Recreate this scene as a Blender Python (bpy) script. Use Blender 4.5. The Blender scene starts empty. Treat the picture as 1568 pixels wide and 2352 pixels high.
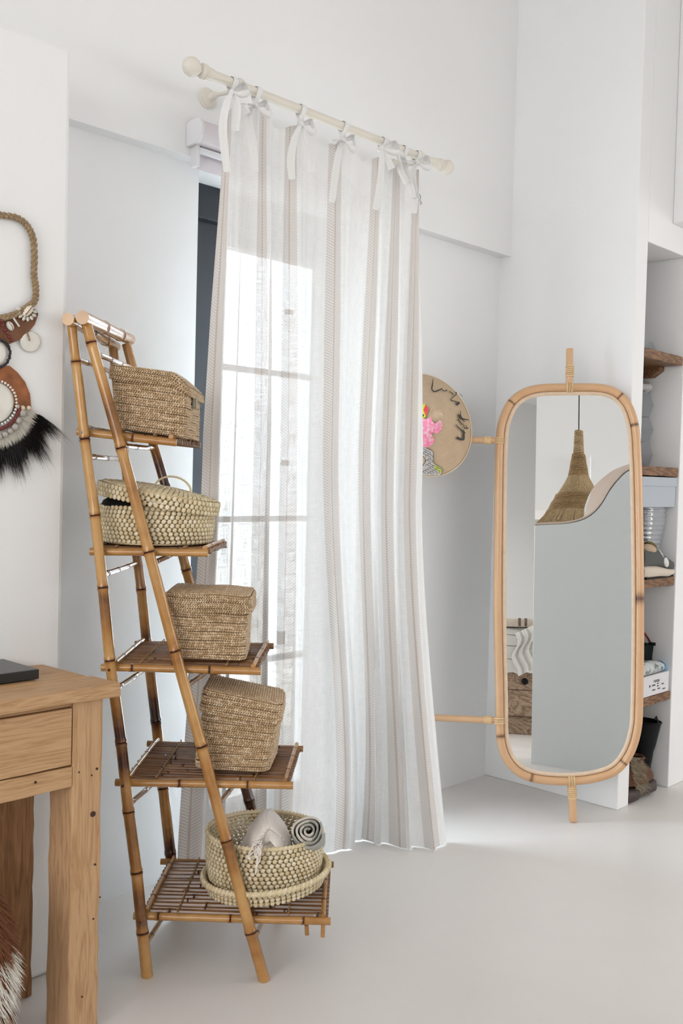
import bpy, math, random
import numpy as np
from mathutils import Vector, Matrix
rnd = random.Random(7)
PI = math.pi
# ------------------------------------------------------------------ camera, world, light, exposure
W, H, F = 1568, 2352, 2312.3
YAW, PITCH, ROLL = 0.7613, -0.0325, 0.0259
CAM = np.array([-3.5398, -2.4856, 1.25])
_f = np.array([math.cos(YAW)*math.cos(PITCH), math.sin(YAW)*math.cos(PITCH), math.sin(PITCH)])
_r = np.array([math.sin(YAW), -math.cos(YAW), 0.0]); _u = np.cross(_r, _f)
R_ = math.cos(ROLL)*_r + math.sin(ROLL)*_u
U_ = -math.sin(ROLL)*_r + math.cos(ROLL)*_u
FH = np.array([math.cos(YAW), math.sin(YAW), 0.0]); RH = _r.copy(); ZV = np.array([0, 0, 1.0])
cd = bpy.data.cameras.new('camera'); co = bpy.data.objects.new('camera', cd)
bpy.context.scene.collection.objects.link(co)
cd.sensor_fit = 'VERTICAL'; cd.sensor_height = 36.0; cd.lens = 36.0*F/H; cd.clip_start = 0.05
co.matrix_world = Matrix(((R_[0], U_[0], -_f[0], CAM[0]), (R_[1], U_[1], -_f[1], CAM[1]), (R_[2], U_[2], -_f[2], CAM[2]), (0, 0, 0, 1)))
sc = bpy.context.scene; sc.camera = co
sc.view_settings.view_transform = 'Standard'; sc.view_settings.look = 'None'
sc.view_settings.exposure = 0.09; sc.view_settings.gamma = 1.0; sc.view_settings.use_curve_mapping = False
wd = bpy.data.worlds.new('sky'); sc.world = wd; wd.use_nodes = True
bg = wd.node_tree.nodes['Background']; bg.inputs[0].default_value = (0.76, 0.88, 1.0, 1); bg.inputs[1].default_value = 10.5
def area(name, loc, aim, sx, sy, power, col):
    l = bpy.data.lights.new(name, 'AREA'); l.shape = 'RECTANGLE'; l.size = sx; l.size_y = sy; l.energy = power; l.color = col
    o = bpy.data.objects.new(name, l); sc.collection.objects.link(o); o.location = loc
    o.rotation_euler = (Vector(aim)-Vector(loc)).to_track_quat('-Z', 'Y').to_euler(); return o
# daylight from unseen windows behind and left of the camera, plus added right fill
area('daylight_fill', (-6.8, -2.9, 1.7), (-3.5, -2.8, -.9), 4.2, 2.4, 150, (1.0, 1.0, 1.0))
area('daylight_fill', (-1.2, -6.8, 1.7), (-1.4, -3.5, -.9), 5.6, 2.4, 54, (1.0, 1.0, 1.0))
area('daylight_fill', (2.4, -4.4, 1.5), (-.8, -4.0, -.7), 4.0, 2.2, 84, (1.0, 1.0, 1.0))  # fill with no known window, added to brighten the left side and mirrored wall
sl = bpy.data.lights.new('sun', 'SUN'); sl.energy = 13; sl.angle = .01; sl.color = (1, .95, .87); so_ = bpy.data.objects.new('sun', sl); sc.collection.objects.link(so_)
so_.rotation_euler = Vector((-1, .12, -1.25)).to_track_quat('-Z', 'Y').to_euler()

# ------------------------------------------------------------------ helpers
def ray(x, y): return _f + R_*(x-W/2)/F - U_*(y-H/2)/F
def onp(x, y, ax, v):
    d = ray(x, y); return CAM + d*((v-CAM[ax])/d[ax])
def dep(x, y, Y):
    d = ray(x, y); return CAM + d*(Y/(d @ FH))
def L(X, Y, Z): return np.array([CAM[0], CAM[1], 0]) + RH*X + FH*Y + ZV*Z
def nrm(v): v = np.asarray(v, float); return v/(np.linalg.norm(v)+1e-12)
class MB:
    def __init__(s): s.v = []; s.f = []; s.a = []; s.m = []; s.n = 0
    def add(s, vs, fs, a=0.0, m=0):
        vs = np.asarray(vs, float); s.v.append(vs); b = s.n; s.n += len(vs)
        s.f += [tuple(i+b for i in q) for q in fs]; s.m += [m]*len(fs)
        s.a.append(np.full(len(vs), a) if np.isscalar(a) else np.asarray(a, float)); return s
    def box(s, a, b, m=0, att=0.0):
        (x0, y0, z0), (x1, y1, z1) = a, b
        vs = [(x, y, z) for x in (x0, x1) for y in (y0, y1) for z in (z0, z1)]
        return s.add(vs, [(0,1,3,2),(4,6,7,5),(0,4,5,1),(2,3,7,6),(0,2,6,4),(1,5,7,3)], att, m)
    def obox(s, c, ex, ey, ez, m=0, att=0.0):   # centre and three half vectors
        c, ex, ey, ez = map(np.asarray, (c, ex, ey, ez))
        vs = [c+i*ex+j*ey+k*ez for i in (-1, 1) for j in (-1, 1) for k in (-1, 1)]
        return s.add(vs, [(0,1,3,2),(4,6,7,5),(0,4,5,1),(2,3,7,6),(0,2,6,4),(1,5,7,3)], att, m)
    def tube(s, pts, rad, seg=10, cap=True, m=0, att=0.0, flat=1.0, up=None):
        pts = [np.asarray(p, float) for p in pts]; n = len(pts)
        rad = [rad]*n if np.isscalar(rad) else list(rad)
        att = [att]*n if np.isscalar(att) else list(att)
        t0 = nrm(pts[1]-pts[0]); a = np.array(up if up is not None else ([0, 0, 1.0] if abs(t0[2]) < .9 else [1.0, 0, 0]))
        nx = nrm(np.cross(t0, a)); vs = []; aa = []
        for i in range(n):
            t = nrm(pts[min(i+1, n-1)]-pts[max(i-1, 0)]); nx = nrm(nx - t*(nx @ t)); ny = np.cross(t, nx)
            for k in range(seg):
                an = 2*PI*k/seg; vs.append(pts[i]+rad[i]*(math.cos(an)*nx+math.sin(an)*ny*flat)); aa.append(att[i])
        fs = [(i*seg+k, i*seg+(k+1) % seg, (i+1)*seg+(k+1) % seg, (i+1)*seg+k) for i in range(n-1) for k in range(seg)]
        if cap:
            fs += [tuple(range(seg))[::-1], tuple((n-1)*seg+k for k in range(seg))]
        return s.add(vs, fs, aa, m)
    def loop(s, pts, rad, seg=10, m=0, att=0.0):
        pts = [np.asarray(p, float) for p in pts]; n = len(pts); vs = []
        c = sum(pts)/n; nn = nrm(np.cross(pts[1]-pts[0], pts[n//3]-pts[0]))
        for i in range(n):
            t = nrm(pts[(i+1) % n]-pts[i-1]); nx = nrm(np.cross(t, nn))
            for k in range(seg):
                an = 2*PI*k/seg; vs.append(pts[i]+rad*(math.cos(an)*nx+math.sin(an)*nn))
        fs = [(i*seg+k, i*seg+(k+1) % seg, ((i+1) % n)*seg+(k+1) % seg, ((i+1) % n)*seg+k) for i in range(n) for k in range(seg)]
        return s.add(vs, fs, att, m)
    def lathe(s, o, ax, prof, seg=24, m=0, att=0.0):  # prof: (distance along axis, radius)
        ax = nrm(ax); a = np.array([0, 0, 1.0]) if abs(ax[2]) < .9 else np.array([1.0, 0, 0])
        nx = nrm(np.cross(ax, a)); ny = np.cross(ax, nx); vs = []; n = len(prof); o = np.asarray(o, float)
        for h, r in prof:
            for k in range(seg):
                an = 2*PI*k/seg; vs.append(o+ax*h+r*(math.cos(an)*nx+math.sin(an)*ny))
        fs = [(i*seg+k, i*seg+(k+1) % seg, (i+1)*seg+(k+1) % seg, (i+1)*seg+k) for i in range(n-1) for k in range(seg)]
        fs += [tuple(range(seg))[::-1], tuple((n-1)*seg+k for k in range(seg))]
        return s.add(vs, fs, att, m)
    def ell(s, c, ex, ey, ez, nu=12, nv=8, m=0, att=0.0):
        c, ex, ey, ez = map(np.asarray, (c, ex, ey, ez)); vs = [c-ez]
        for j in range(1, nv):
            ph = -PI/2+PI*j/nv
            for i in range(nu):
                th = 2*PI*i/nu; vs.append(c+ex*math.cos(ph)*math.cos(th)+ey*math.cos(ph)*math.sin(th)+ez*math.sin(ph))
        vs.append(c+ez); fs = [(0, 1+(i+1) % nu, 1+i) for i in range(nu)]
        for j in range(nv-2):
            for i in range(nu):
                a = 1+j*nu+i; b = 1+j*nu+(i+1) % nu; fs.append((a, b, b+nu, a+nu))
        t = len(vs)-1; fs += [(t, 1+(nv-2)*nu+i, 1+(nv-2)*nu+(i+1) % nu) for i in range(nu)]
        return s.add(vs, fs, att, m)
    def sph(s, c, r, nu=12, nv=8, m=0, att=0.0): return s.ell(c, (r, 0, 0), (0, r, 0), (0, 0, r), nu, nv, m, att)
    def grid(s, P, m=0, att=0.0, closed=False):     # P[i][j] array of points
        P = np.asarray(P, float); a, b = P.shape[:2]
        fs = [(i*b+j, i*b+j+1, ((i+1) % a)*b+j+1, ((i+1) % a)*b+j) for i in range(a if closed else a-1) for j in range(b-1)]
        return s.add(P.reshape(-1, 3), fs, att if np.isscalar(att) else np.asarray(att).reshape(-1), m)
    def poly(s, pts, off, m=0):                      # flat polygon given thickness by the vector off
        n = len(pts); off = np.asarray(off, float); vs = [np.asarray(p, float) for p in pts]+[np.asarray(p, float)+off for p in pts]
        return s.add(vs, [tuple(range(n)), tuple(range(2*n-1, n-1, -1))]+[(i, i+n, (i+1) % n+n, (i+1) % n) for i in range(n)], 0.0, m)
def root_of(o):
    while o.parent: o = o.parent
    return o
def obj(name, mb, mats, parent=None, smooth=True, bevel=0, bseg=2, **tags):
    v = np.concatenate(mb.v)
    if parent is not None: loc = np.array(root_of(parent).location)
    else: loc = np.array([(v[:, 0].min()+v[:, 0].max())/2, (v[:, 1].min()+v[:, 1].max())/2, v[:, 2].min()])
    me = bpy.data.meshes.new(name); me.from_pydata((v-loc).tolist(), [], mb.f); me.update()
    if not isinstance(mats, (list, tuple)): mats = [mats]
    for mt in mats: me.materials.append(mt)
    if max(mb.m) > 0: me.polygons.foreach_set('material_index', mb.m)
    at = me.attributes.new('val', 'FLOAT', 'POINT'); at.data.foreach_set('value', np.concatenate(mb.a).astype(np.float32))
    import bmesh
    bm = bmesh.new(); bm.from_mesh(me); bmesh.ops.recalc_face_normals(bm, faces=bm.faces); bm.to_mesh(me); bm.free()
    if smooth:
        me.polygons.foreach_set('use_smooth', [True]*len(me.polygons))
        if smooth != 'all':
            me.set_sharp_from_angle(angle=math.radians(40 if smooth is True else smooth))
    o = bpy.data.objects.new(name, me); sc.collection.objects.link(o)
    if parent is not None: o.parent = parent
    else: o.location = loc
    if bevel:
        b = o.modifiers.new('bevel', 'BEVEL'); b.width = bevel; b.segments = bseg; b.limit_method = 'ANGLE'
    for k, x in tags.items(): o[k] = x
    return o
def thing(name, loc, label, cat, group=None):
    o = bpy.data.objects.new(name, None); sc.collection.objects.link(o); o.location = tuple(float(x) for x in loc)
    o.empty_display_size = .05; o['label'] = label; o['category'] = cat
    if group: o['group'] = group
    return o
def struct(name, mb, m, **k): return obj(name, mb, m, smooth=False, kind='structure', **k)

# ------------------------------------------------------------------ materials
class NT:
    def __init__(s, name):
        s.m = bpy.data.materials.new(name); s.m.use_nodes = True; s.t = s.m.node_tree; s.b = s.t.nodes['Principled BSDF']
    def n(s, ty, **k):
        nd = s.t.nodes.new(ty)
        for a, v in k.items():
            if a.startswith('i_'): nd.inputs[int(a[2:]) if a[2:].isdigit() else a[2:]].default_value = v
            else: setattr(nd, a, v)
        return nd
    def l(s, a, b): s.t.links.new(a, b)
    def mathn(s, op, a, b=None):
        nd = s.n('ShaderNodeMath', operation=op)
        for i, x in enumerate((a, b)):
            if x is None: continue
            if isinstance(x, (int, float)): nd.inputs[i].default_value = x
            else: s.l(x, nd.inputs[i])
        return nd.outputs[0]
    def ramp(s, fac, stops):
        r = s.n('ShaderNodeValToRGB'); e = r.color_ramp.elements
        while len(e) < len(stops): e.new(0.5)
        for k, (p, c) in enumerate(stops):
            e[k].position = p; e[k].color = (*c, 1) if len(c) == 3 else c
        s.l(fac, r.inputs[0]); return r.outputs[0]
    def noise(s, scale, mapscale=(1, 1, 1), detail=3, coord='Object', rough=.5, rot=(0, 0, 0)):
        tc = s.n('ShaderNodeTexCoord'); mp = s.n('ShaderNodeMapping'); mp.inputs['Scale'].default_value = mapscale; mp.inputs['Rotation'].default_value = rot
        nz = s.n('ShaderNodeTexNoise'); nz.inputs['Scale'].default_value = scale; nz.inputs['Detail'].default_value = detail; nz.inputs['Roughness'].default_value = rough
        s.l(tc.outputs[coord], mp.inputs[0]); s.l(mp.outputs[0], nz.inputs[0]); return nz.outputs[0]
    def bump(s, h, strength=.3, dist=.002):
        b = s.n('ShaderNodeBump'); b.inputs['Strength'].default_value = strength; b.inputs['Distance'].default_value = dist
        s.l(h, b.inputs['Height']); s.l(b.outputs[0], s.b.inputs['Normal'])
    def set(s, col=None, rough=.5, metal=0, spec=None, coat=None, sheen=None):
        if col is not None: s.b.inputs['Base Color'].default_value = (*col, 1)
        s.b.inputs['Roughness'].default_value = rough; s.b.inputs['Metallic'].default_value = metal
        if spec is not None: s.b.inputs['Specular IOR Level'].default_value = spec
        if coat is not None: s.b.inputs['Coat Weight'].default_value = coat; s.b.inputs['Coat Roughness'].default_value = .12
        if sheen is not None: s.b.inputs['Sheen Weight'].default_value = sheen
        return s
def plain(name, col, rough=.5, var=.0, scale=30, bump=0, metal=0, **k):
    t = NT(name).set(col, rough, metal, **k)
    if var:
        n = t.noise(scale); lo = tuple(max(0, c*(1-var)) for c in col); hi = tuple(min(1, c*(1+var)) for c in col)
        t.l(t.ramp(n, [(.3, lo), (.7, hi)]), t.b.inputs['Base Color'])
    if bump: t.bump(t.noise(scale*4), bump, .001)
    return t.m
def plaster(name, col):
    t = NT(name).set(col, .75, spec=.25)
    n = t.noise(1.3, detail=2); t.l(t.ramp(n, [(.3, tuple(c*.985 for c in col)), (.7, col)]), t.b.inputs['Base Color'])
    t.bump(t.noise(130, detail=2), .25, .0012); return t.m
M_wall = plaster('white_plaster', (.925, .924, .92))
t = NT('microcement_floor').set(rough=.36, spec=.35)
n = t.noise(1.1, detail=5, rough=.6); t.l(t.ramp(n, [(.3, (.785, .745, .71)), (.7, (.83, .795, .76))]), t.b.inputs['Base Color'])
t.l(t.ramp(t.noise(2.5, detail=4), [(.3, (.3, .3, .3)), (.7, (.46, .46, .46))]), t.b.inputs['Roughness']); t.bump(t.noise(40), .06, .001); M_floor = t.m
def wood(name, c1, c2, c3, scl=(6, 6, .6), rough=.5, knots=True):
    t = NT(name).set(rough=rough, spec=.35)
    tc = t.n('ShaderNodeTexCoord'); mp = t.n('ShaderNodeMapping'); mp.inputs['Scale'].default_value = scl; t.l(tc.outputs['Object'], mp.inputs[0])
    nz = t.n('ShaderNodeTexNoise'); nz.inputs['Scale'].default_value = 3.0; nz.inputs['Detail'].default_value = 4; nz.inputs['Distortion'].default_value = .6; t.l(mp.outputs[0], nz.inputs[0])
    w = t.n('ShaderNodeTexNoise'); w.inputs['Scale'].default_value = 22; w.inputs['Detail'].default_value = 5; w.inputs['Distortion'].default_value = 1.2; t.l(mp.outputs[0], w.inputs[0])
    rings = t.mathn('FRACT', t.mathn('MULTIPLY', nz.outputs[0], 9.0))
    tri = t.mathn('ABSOLUTE', t.mathn('SUBTRACT', rings, .5))
    f = t.mathn('ADD', t.mathn('MULTIPLY', tri, .75), t.mathn('MULTIPLY', w.outputs[0], .65))
    t.l(t.ramp(f, [(.25, c1), (.5, c2), (.8, c3)]), t.b.inputs['Base Color']); t.bump(w.outputs[0], .25, .001); return t.m
M_deskx = wood('pale_teak_lengthwise', (.42, .235, .11), (.54, .325, .165), (.60, .375, .205), (.6, 7, 9))
M_deskz = wood('pale_teak_upright', (.43, .24, .115), (.55, .33, .17), (.61, .385, .215), (7, 7, .55))
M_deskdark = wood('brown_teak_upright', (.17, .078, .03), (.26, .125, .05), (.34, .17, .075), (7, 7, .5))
M_shelf = wood('brown_shelf_timber', (.10, .045, .02), (.20, .10, .045), (.29, .155, .075), (.7, 8, 8))
M_beam = wood('old_weathered_timber', (.19, .12, .075), (.36, .25, .17), (.47, .36, .26), (.45, 1.6, 2.2), rough=.75)
def bamboo_mat(name, pale, mid, dark, rough=.22, amt=1.0):
    t = NT(name).set(rough=rough, spec=.5, coat=.35)
    a = t.n('ShaderNodeAttribute', attribute_name='val'); n = t.noise(26, detail=4)
    n2 = t.noise(7, detail=2)
    f = t.mathn('ADD', a.outputs['Fac'], t.mathn('MULTIPLY', t.mathn('SUBTRACT', n, .5), .45*amt))
    f = t.mathn('ADD', f, t.mathn('MULTIPLY', t.mathn('SUBTRACT', n2, .5), .35*amt))
    t.l(t.ramp(f, [(.05, pale), (.38, mid), (.72, dark), (.95, tuple(c*.35 for c in dark))]), t.b.inputs['Base Color'])
    return t.m
M_bam = bamboo_mat('honey_bamboo', (.60, .335, .115), (.42, .19, .045), (.11, .034, .012))
M_slat = bamboo_mat('brown_split_bamboo', (.36, .185, .075), (.23, .105, .04), (.075, .03, .014), .3)
M_rattan = bamboo_mat('pale_rattan', (.68, .41, .22), (.60, .335, .165), (.14, .06, .025), .35, .5)
M_core = plain('peeled_rattan', (.74, .56, .40), .45, .06, 40)
M_bind = plain('rattan_binding', (.72, .50, .27), .45, .1, 60)
def straw(name, a, b, c, rough=.5):
    t = NT(name).set(rough=rough, spec=.4); at = t.n('ShaderNodeAttribute', attribute_name='val')
    f = t.mathn('ADD', t.mathn('MULTIPLY', at.outputs['Fac'], .72), t.mathn('MULTIPLY', t.noise(9), .35))
    t.l(t.ramp(f, [(.15, a), (.5, b), (.9, c)]), t.b.inputs['Base Color']); return t.m
M_sea = straw('plaited_seagrass', (.50, .335, .185), (.62, .44, .26), (.84, .68, .49), .36)
M_palm = straw('palm_leaf_weave', (.68, .55, .33), (.81, .68, .44), (.90, .80, .58), .5)
M_cream = plain('cream_painted_wood', (.80, .75, .66), .35)
M_white = plain('white_plastic', (.85, .84, .86), .35)
M_blind = plain('blind_fabric', (.80, .74, .77), .6)
M_navy = plain('dark_navy_joinery', (.018, .023, .032), .35)
M_twine = plain('twine', (.42, .25, .11), .8)
M_tie = None
def sheer(name, stripes):
    t = NT(name); t.t.nodes.remove(t.b)
    uv = t.n('ShaderNodeUVMap'); uv.uv_map = 'UVMap'; sp = t.n('ShaderNodeSeparateXYZ'); t.l(uv.outputs[0], sp.inputs[0])
    u, v = sp.outputs[0], sp.outputs[1]      # u: metres across the cloth, v: metres down
    bands = []; cores = []
    for c, hw in stripes:
        d = t.mathn('ABSOLUTE', t.mathn('SUBTRACT', u, c)); bands.append(t.mathn('LESS_THAN', d, hw)); cores.append(t.mathn('LESS_THAN', d, .0022))
        if len(bands) == 1: sd = t.mathn('MULTIPLY', t.mathn('LESS_THAN', d, .06), t.mathn('SUBTRACT', u, c)); 
        else: sd = t.mathn('ADD', sd, t.mathn('MULTIPLY', t.mathn('LESS_THAN', d, .06), t.mathn('SUBTRACT', u, c)))
    def su(xs):
        r = xs[0]
        for x in xs[1:]: r = t.mathn('MAXIMUM', r, x)
        return r
    if stripes:
        band, core = su(bands), su(cores)
        her = t.mathn('FRACT', t.mathn('MULTIPLY', t.mathn('ADD', v, t.mathn('ABSOLUTE', sd)), 110.0))
        her = t.mathn('GREATER_THAN', her, .42)
    tcn = t.n('ShaderNodeMapping'); t.l(uv.outputs[0], tcn.inputs[0]); tcn.inputs['Scale'].default_value = (900, 25, 1)
    n1 = t.n('ShaderNodeTexNoise'); n1.inputs['Scale'].default_value = 1; n1.inputs['Detail'].default_value = 1; t.l(tcn.outputs[0], n1.inputs[0])
    tc2 = t.n('ShaderNodeMapping'); t.l(uv.outputs[0], tc2.inputs[0]); tc2.inputs['Scale'].default_value = (25, 700, 1)
    n2 = t.n('ShaderNodeTexNoise'); n2.inputs['Scale'].default_value = 1; n2.inputs['Detail'].default_value = 1; t.l(tc2.outputs[0], n2.inputs[0])
    wv = t.mathn('ADD', n1.outputs[0], n2.outputs[0])      # about 1
    a = t.mathn('ADD', .070, t.mathn('MULTIPLY', t.mathn('SUBTRACT', wv, 1.0), -.20))   # transparency
    at = t.n('ShaderNodeAttribute', attribute_name='val')   # doubled cloth at heading, hem and side
    a = t.mathn('MULTIPLY', a, t.mathn('SUBTRACT', 1.0, at.outputs['Fac']))
    if stripes: a = t.mathn('MULTIPLY', a, t.mathn('SUBTRACT', 1.0, t.mathn('MULTIPLY', band, .45)))
    mixc = t.n('ShaderNodeMix', data_type='RGBA'); mixc.inputs[6].default_value = (.90, .895, .885, 1)
    mixc.inputs[7].default_value = (.60, .53, .48, 1)
    if stripes:
        hh = t.mathn('MULTIPLY', band, t.mathn('ADD', .30, t.mathn('MULTIPLY', her, .42))); hh = t.mathn('MAXIMUM', hh, core); t.l(hh, mixc.inputs[0])
    else: mixc.inputs[0].default_value = 0
    df = t.n('ShaderNodeBsdfDiffuse'); tl = t.n('ShaderNodeBsdfTranslucent'); t.l(mixc.outputs[2], df.inputs[0]); t.l(mixc.outputs[2], tl.inputs[0])
    m1 = t.n('ShaderNodeMixShader'); m1.inputs[0].default_value = .065; t.l(df.outputs[0], m1.inputs[1]); t.l(tl.outputs[0], m1.inputs[2])
    tr = t.n('ShaderNodeBsdfTransparent'); m2 = t.n('ShaderNodeMixShader'); t.l(a, m2.inputs[0]); t.l(m1.outputs[0], m2.inputs[1]); t.l(tr.outputs[0], m2.inputs[2])
    out = [x for x in t.t.nodes if x.type == 'OUTPUT_MATERIAL'][0]; t.l(m2.outputs[0], out.inputs[0]); return t.m
def glassy(name, tint, transp):
    t = NT(name); t.t.nodes.remove(t.b); g = t.n('ShaderNodeBsdfGlossy'); g.inputs['Roughness'].default_value = .05
    tr = t.n('ShaderNodeBsdfTransparent'); tr.inputs[0].default_value = (*tint, 1); m = t.n('ShaderNodeMixShader'); m.inputs[0].default_value = transp
    df = t.n('ShaderNodeBsdfDiffuse'); df.inputs[0].default_value = (*tint, 1); m0 = t.n('ShaderNodeMixShader'); m0.inputs[0].default_value = .6 if transp < .9 else 0
    t.l(g.outputs[0], m0.inputs[1]); t.l(df.outputs[0], m0.inputs[2])
    t.l(m0.outputs[0], m.inputs[1]); t.l(tr.outputs[0], m.inputs[2]); out = [x for x in t.t.nodes if x.type == 'OUTPUT_MATERIAL'][0]
    t.l(m.outputs[0], out.inputs[0]); return t.m
M_pane = glassy('window_glass', (.97, .98, .98), .94)
M_clear = glassy('clear_plastic', (.88, .90, .92), .74)
M_mirror = plain('mirror_silver', (.93, .945, .94), 0.0, metal=1)
M_black = plain('black', (.008, .008, .009), .6, spec=.2)
M_sheet = plain('white_linen', (.86, .84, .80), .85, .03, 12, .2)

# ------------------------------------------------------------------ the room shell
ZC = 4.0
m = MB().box((-7.3, -7.3, -.1), (2.9, .35, 0)); struct('floor', m, M_floor)
m = MB().box((-7.3, -7.3, ZC), (2.9, .9, ZC+.1)); struct('ceiling', m, M_wall)
XL, XR, ZH, YF = -1.603, -.85, 2.188, .11
m = MB().box((-2.3, 0, 0), (XL, .32, ZC)).box((XR, 0, 0), (0.0, .32, ZC)).box((XL, 0, ZH), (XR, .32, ZC))
m.box((-2.3, -.053, 2.198), (0, 0, ZC)); struct('wall_back', m, M_wall)
m = MB().box((-7.3, -.276, 0), (-2.213, .32, 2.28)).box((-7.3, -.053, 2.28), (-2.3, .32, ZC)); struct('wall_pilaster', m, M_wall, bevel=.012)
m = MB().box((0, -.623, 0), (.088, .32, ZC)); struct('wall_right', m, M_wall, bevel=.004)
m = MB().box((.43, -.623, 0), (2.9, .9, ZC)).box((.088, -.04, 0), (.43, .32, 2.195)).box((.088, -.623, 2.195), (.43, .32, ZC)); struct('wall_niche', m, M_wall, bevel=.004)
m = MB().box((.287, -2.2, 2.304), (2.9, -.623, ZC)); struct('trim_1', m, M_wall, bevel=.004)
m = MB().box((2.6, -7.3, 0), (2.9, -.623, ZC)); struct('wall_far_right', m, M_wall)
m = MB().box((-7.3, -7.3, 0), (-7.0, -.276, ZC)); struct('wall_left', m, M_wall)
m = MB().box((-7.0, -7.3, 0), (2.6, -7.0, ZC)); struct('wall_front', m, M_wall)
# ------------------------------------------------------------------ glazed door
wn = MB()
wn.box((XL, YF, 0), (XL+.07, YF+.09, ZH)).box((XR-.02, YF, 0), (XR, YF+.09, ZH)).box((XL+.07, YF, ZH-.11), (XR-.02, YF+.09, ZH))
wo = obj('door_1', wn, M_navy, smooth=False, bevel=.003, kind='structure')
x0, x1, zt, zb = XL+.072, XR-.022, ZH-.112, .03
s = MB().box((x0, YF+.02, zb), (x0+.13, YF+.07, zt)).box((x1-.06, YF+.02, zb), (x1, YF+.07, zt)).box((x0+.13, YF+.02, zt-.06), (x1-.06, YF+.07, zt)).box((x0+.13, YF+.02, zb), (x1-.06, YF+.07, zb+.10))
obj('leaf_frame', s, M_navy, wo, smooth=False, bevel=.003)
for z in (1.617, 1.104, .605):
    obj('glazing_bar', MB().box((x0+.13, YF+.035, z-.010), (x1-.06, YF+.055, z+.010)), M_navy, wo, smooth=False)
zz = [zt-.06, 1.63, 1.091]; zl = [1.63, 1.117, .618]
for a, b in ((zt-.06, 1.63), (1.604, 1.117), (1.091, .618), (.592, zb+.10)):
    obj('pane', MB().box((x0+.13, YF+.042, b), (x1-.06, YF+.046, a)), M_pane, wo, smooth=False)
obj('threshold', MB().box((XL, 0, 0), (XR, .32, .022)), plain('threshold_stone', (.62, .60, .57), .5), wo, smooth=False)

# outside
M_terr = plain('terrace_paving', (.78, .74, .68), .8, .05, 3)
struct('terrace_floor', MB().box((-6, .35, -.12), (9, 9, -.02)), M_terr)
obj('garden_wall', MB().box((-3, 5.2, -.02), (9, 5.45, 1.0)).box((-3.05, 5.15, 1.0), (9.05, 5.5, 1.06)), M_wall, smooth=False, label='low white garden wall outside beyond the glazed door', category='wall')
sh = thing('louvred_shutter', ((onp(690, 690, 1, 3.0)[0]), 3.0, 0), 'white louvred shutter standing open outside behind the sheer curtain', 'shutter')
sA, sB = onp(662, 690, 1, 3.0), onp(716, 955, 1, 3.0); sx0, sx1, sy = sA[0], sB[0], 3.0
fr = MB().box((sx0, sy, -.02), (sx0+.05, sy+.04, 2.5)).box((sx1-.05, sy, -.02), (sx1, sy+.04, 2.5)).box((sx0, sy, 2.46), (sx1, sy+.04, 2.5)).box((sx0, sy, .0), (sx1, sy+.04, .1)).box((sx0, sy, 1.34), (sx1, sy+.04, 1.38))
M_shut = plain('white_shutter_paint', (.86, .88, .92), .5); obj('shutter_frame', fr, M_shut, sh, smooth=False)
for k in range(38):
    z = .16+k*.061
    if 1.27 < z < 1.45: continue
    obj('slat', MB().obox(((sx0+sx1)/2, sy+.02, z), ((sx1-sx0)/2-.05, 0, 0), (0, .014, -.022), (0, .002, .001)), M_shut, sh, smooth=False)

# ------------------------------------------------------------------ curtain rod, blind, curtain
YR, ZR = -.25, 2.362
xl, xr = onp(440, 160, 1, YR)[0], onp(1026, 378, 1, YR)[0]
rod = thing('curtain_rod', (xl, YR, ZR), 'cream painted wooden curtain rod with ball ends on the wall above the door', 'curtain rod')
obj('rod', MB().lathe((xl+.06, YR, ZR), (1, 0, 0), [(0, .0135), (xr-xl-.12, .0135)], 20), M_cream, rod)
for xx, d in ((xl, 1), (xr, -1)):
    pr = [(-.0265, .001), (-.0255, .007), (-.021, .0165), (-.012, .0235), (0, .0268), (.012, .0235), (.0205, .017), (.0245, .0125), (.028, .0125), (.031, .019), (.036, .0215), (.040, .0205), (.041, .0185), (.045, .0205), (.05, .019), (.052, .0165), (.062, .0165), (.066, .0155), (.072, .0155), (.074, .0135)]
    obj('finial', MB().lathe((xx, YR, ZR), (d, 0, 0), pr, 28), M_cream, rod)
for bx in (onp(549, 194, 1, YR)[0], onp(962, 354, 1, YR)[0]):
    obj('ring', MB().lathe((bx, YR, ZR), (1, 0, 0), [(-.012, .014), (-.009, .018), (0, .0205), (.009, .018), (.012, .014)], 24), M_cream, rod)
for bx in (onp(475, 222, 1, -.053)[0], onp(905, 372, 1, -.053)[0]):
    b = MB().lathe((bx, -.053, ZR+.022), (0, -1, 0), [(0, .031), (.005, .031), (.008, .027), (.012, .027), (.015, .02), (.02, .012), (.03, .010), (.045, .010), (.047, .007), (.05, .006)], 24)
    b.tube([(bx, -.10, ZR+.022), (bx+.01, -.17, ZR+.018), (bx+.02, YR+.01, ZR+.002)], .006, 10)
    obj('bracket', b, M_cream, rod)
bl = thing('roller_blind', (-1.2, -.06, 2.2), 'white roller blind cassette with pinkish fabric behind the curtain top', 'blind')
bx0, bx1 = -1.695, -.80
prof = [(-.053, 2.222), (-.053, 2.292), (-.10, 2.298), (-.118, 2.29), (-.127, 2.272), (-.125, 2.245), (-.112, 2.228)]
def extr(pr, a, b):
    mb = MB(); n = len(pr); vs = [(a, y, z) for y, z in pr]+[(b, y, z) for y, z in pr]
    return mb.add(vs, [tuple(range(n)), tuple(range(2*n-1, n-1, -1))]+[(i, i+n, (i+1) % n+n, (i+1) % n) for i in range(n)])
obj('cassette', extr([(y*.97-.0016, (z-2.26)*.93+2.26) for y, z in prof], bx0+.012, bx1-.012), M_blind, bl)
obj('end_cap', extr(prof, bx0, bx0+.013), M_white, bl, bevel=.002); obj('end_cap', extr(prof, bx1-.013, bx1), M_white, bl, bevel=.002)
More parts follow.
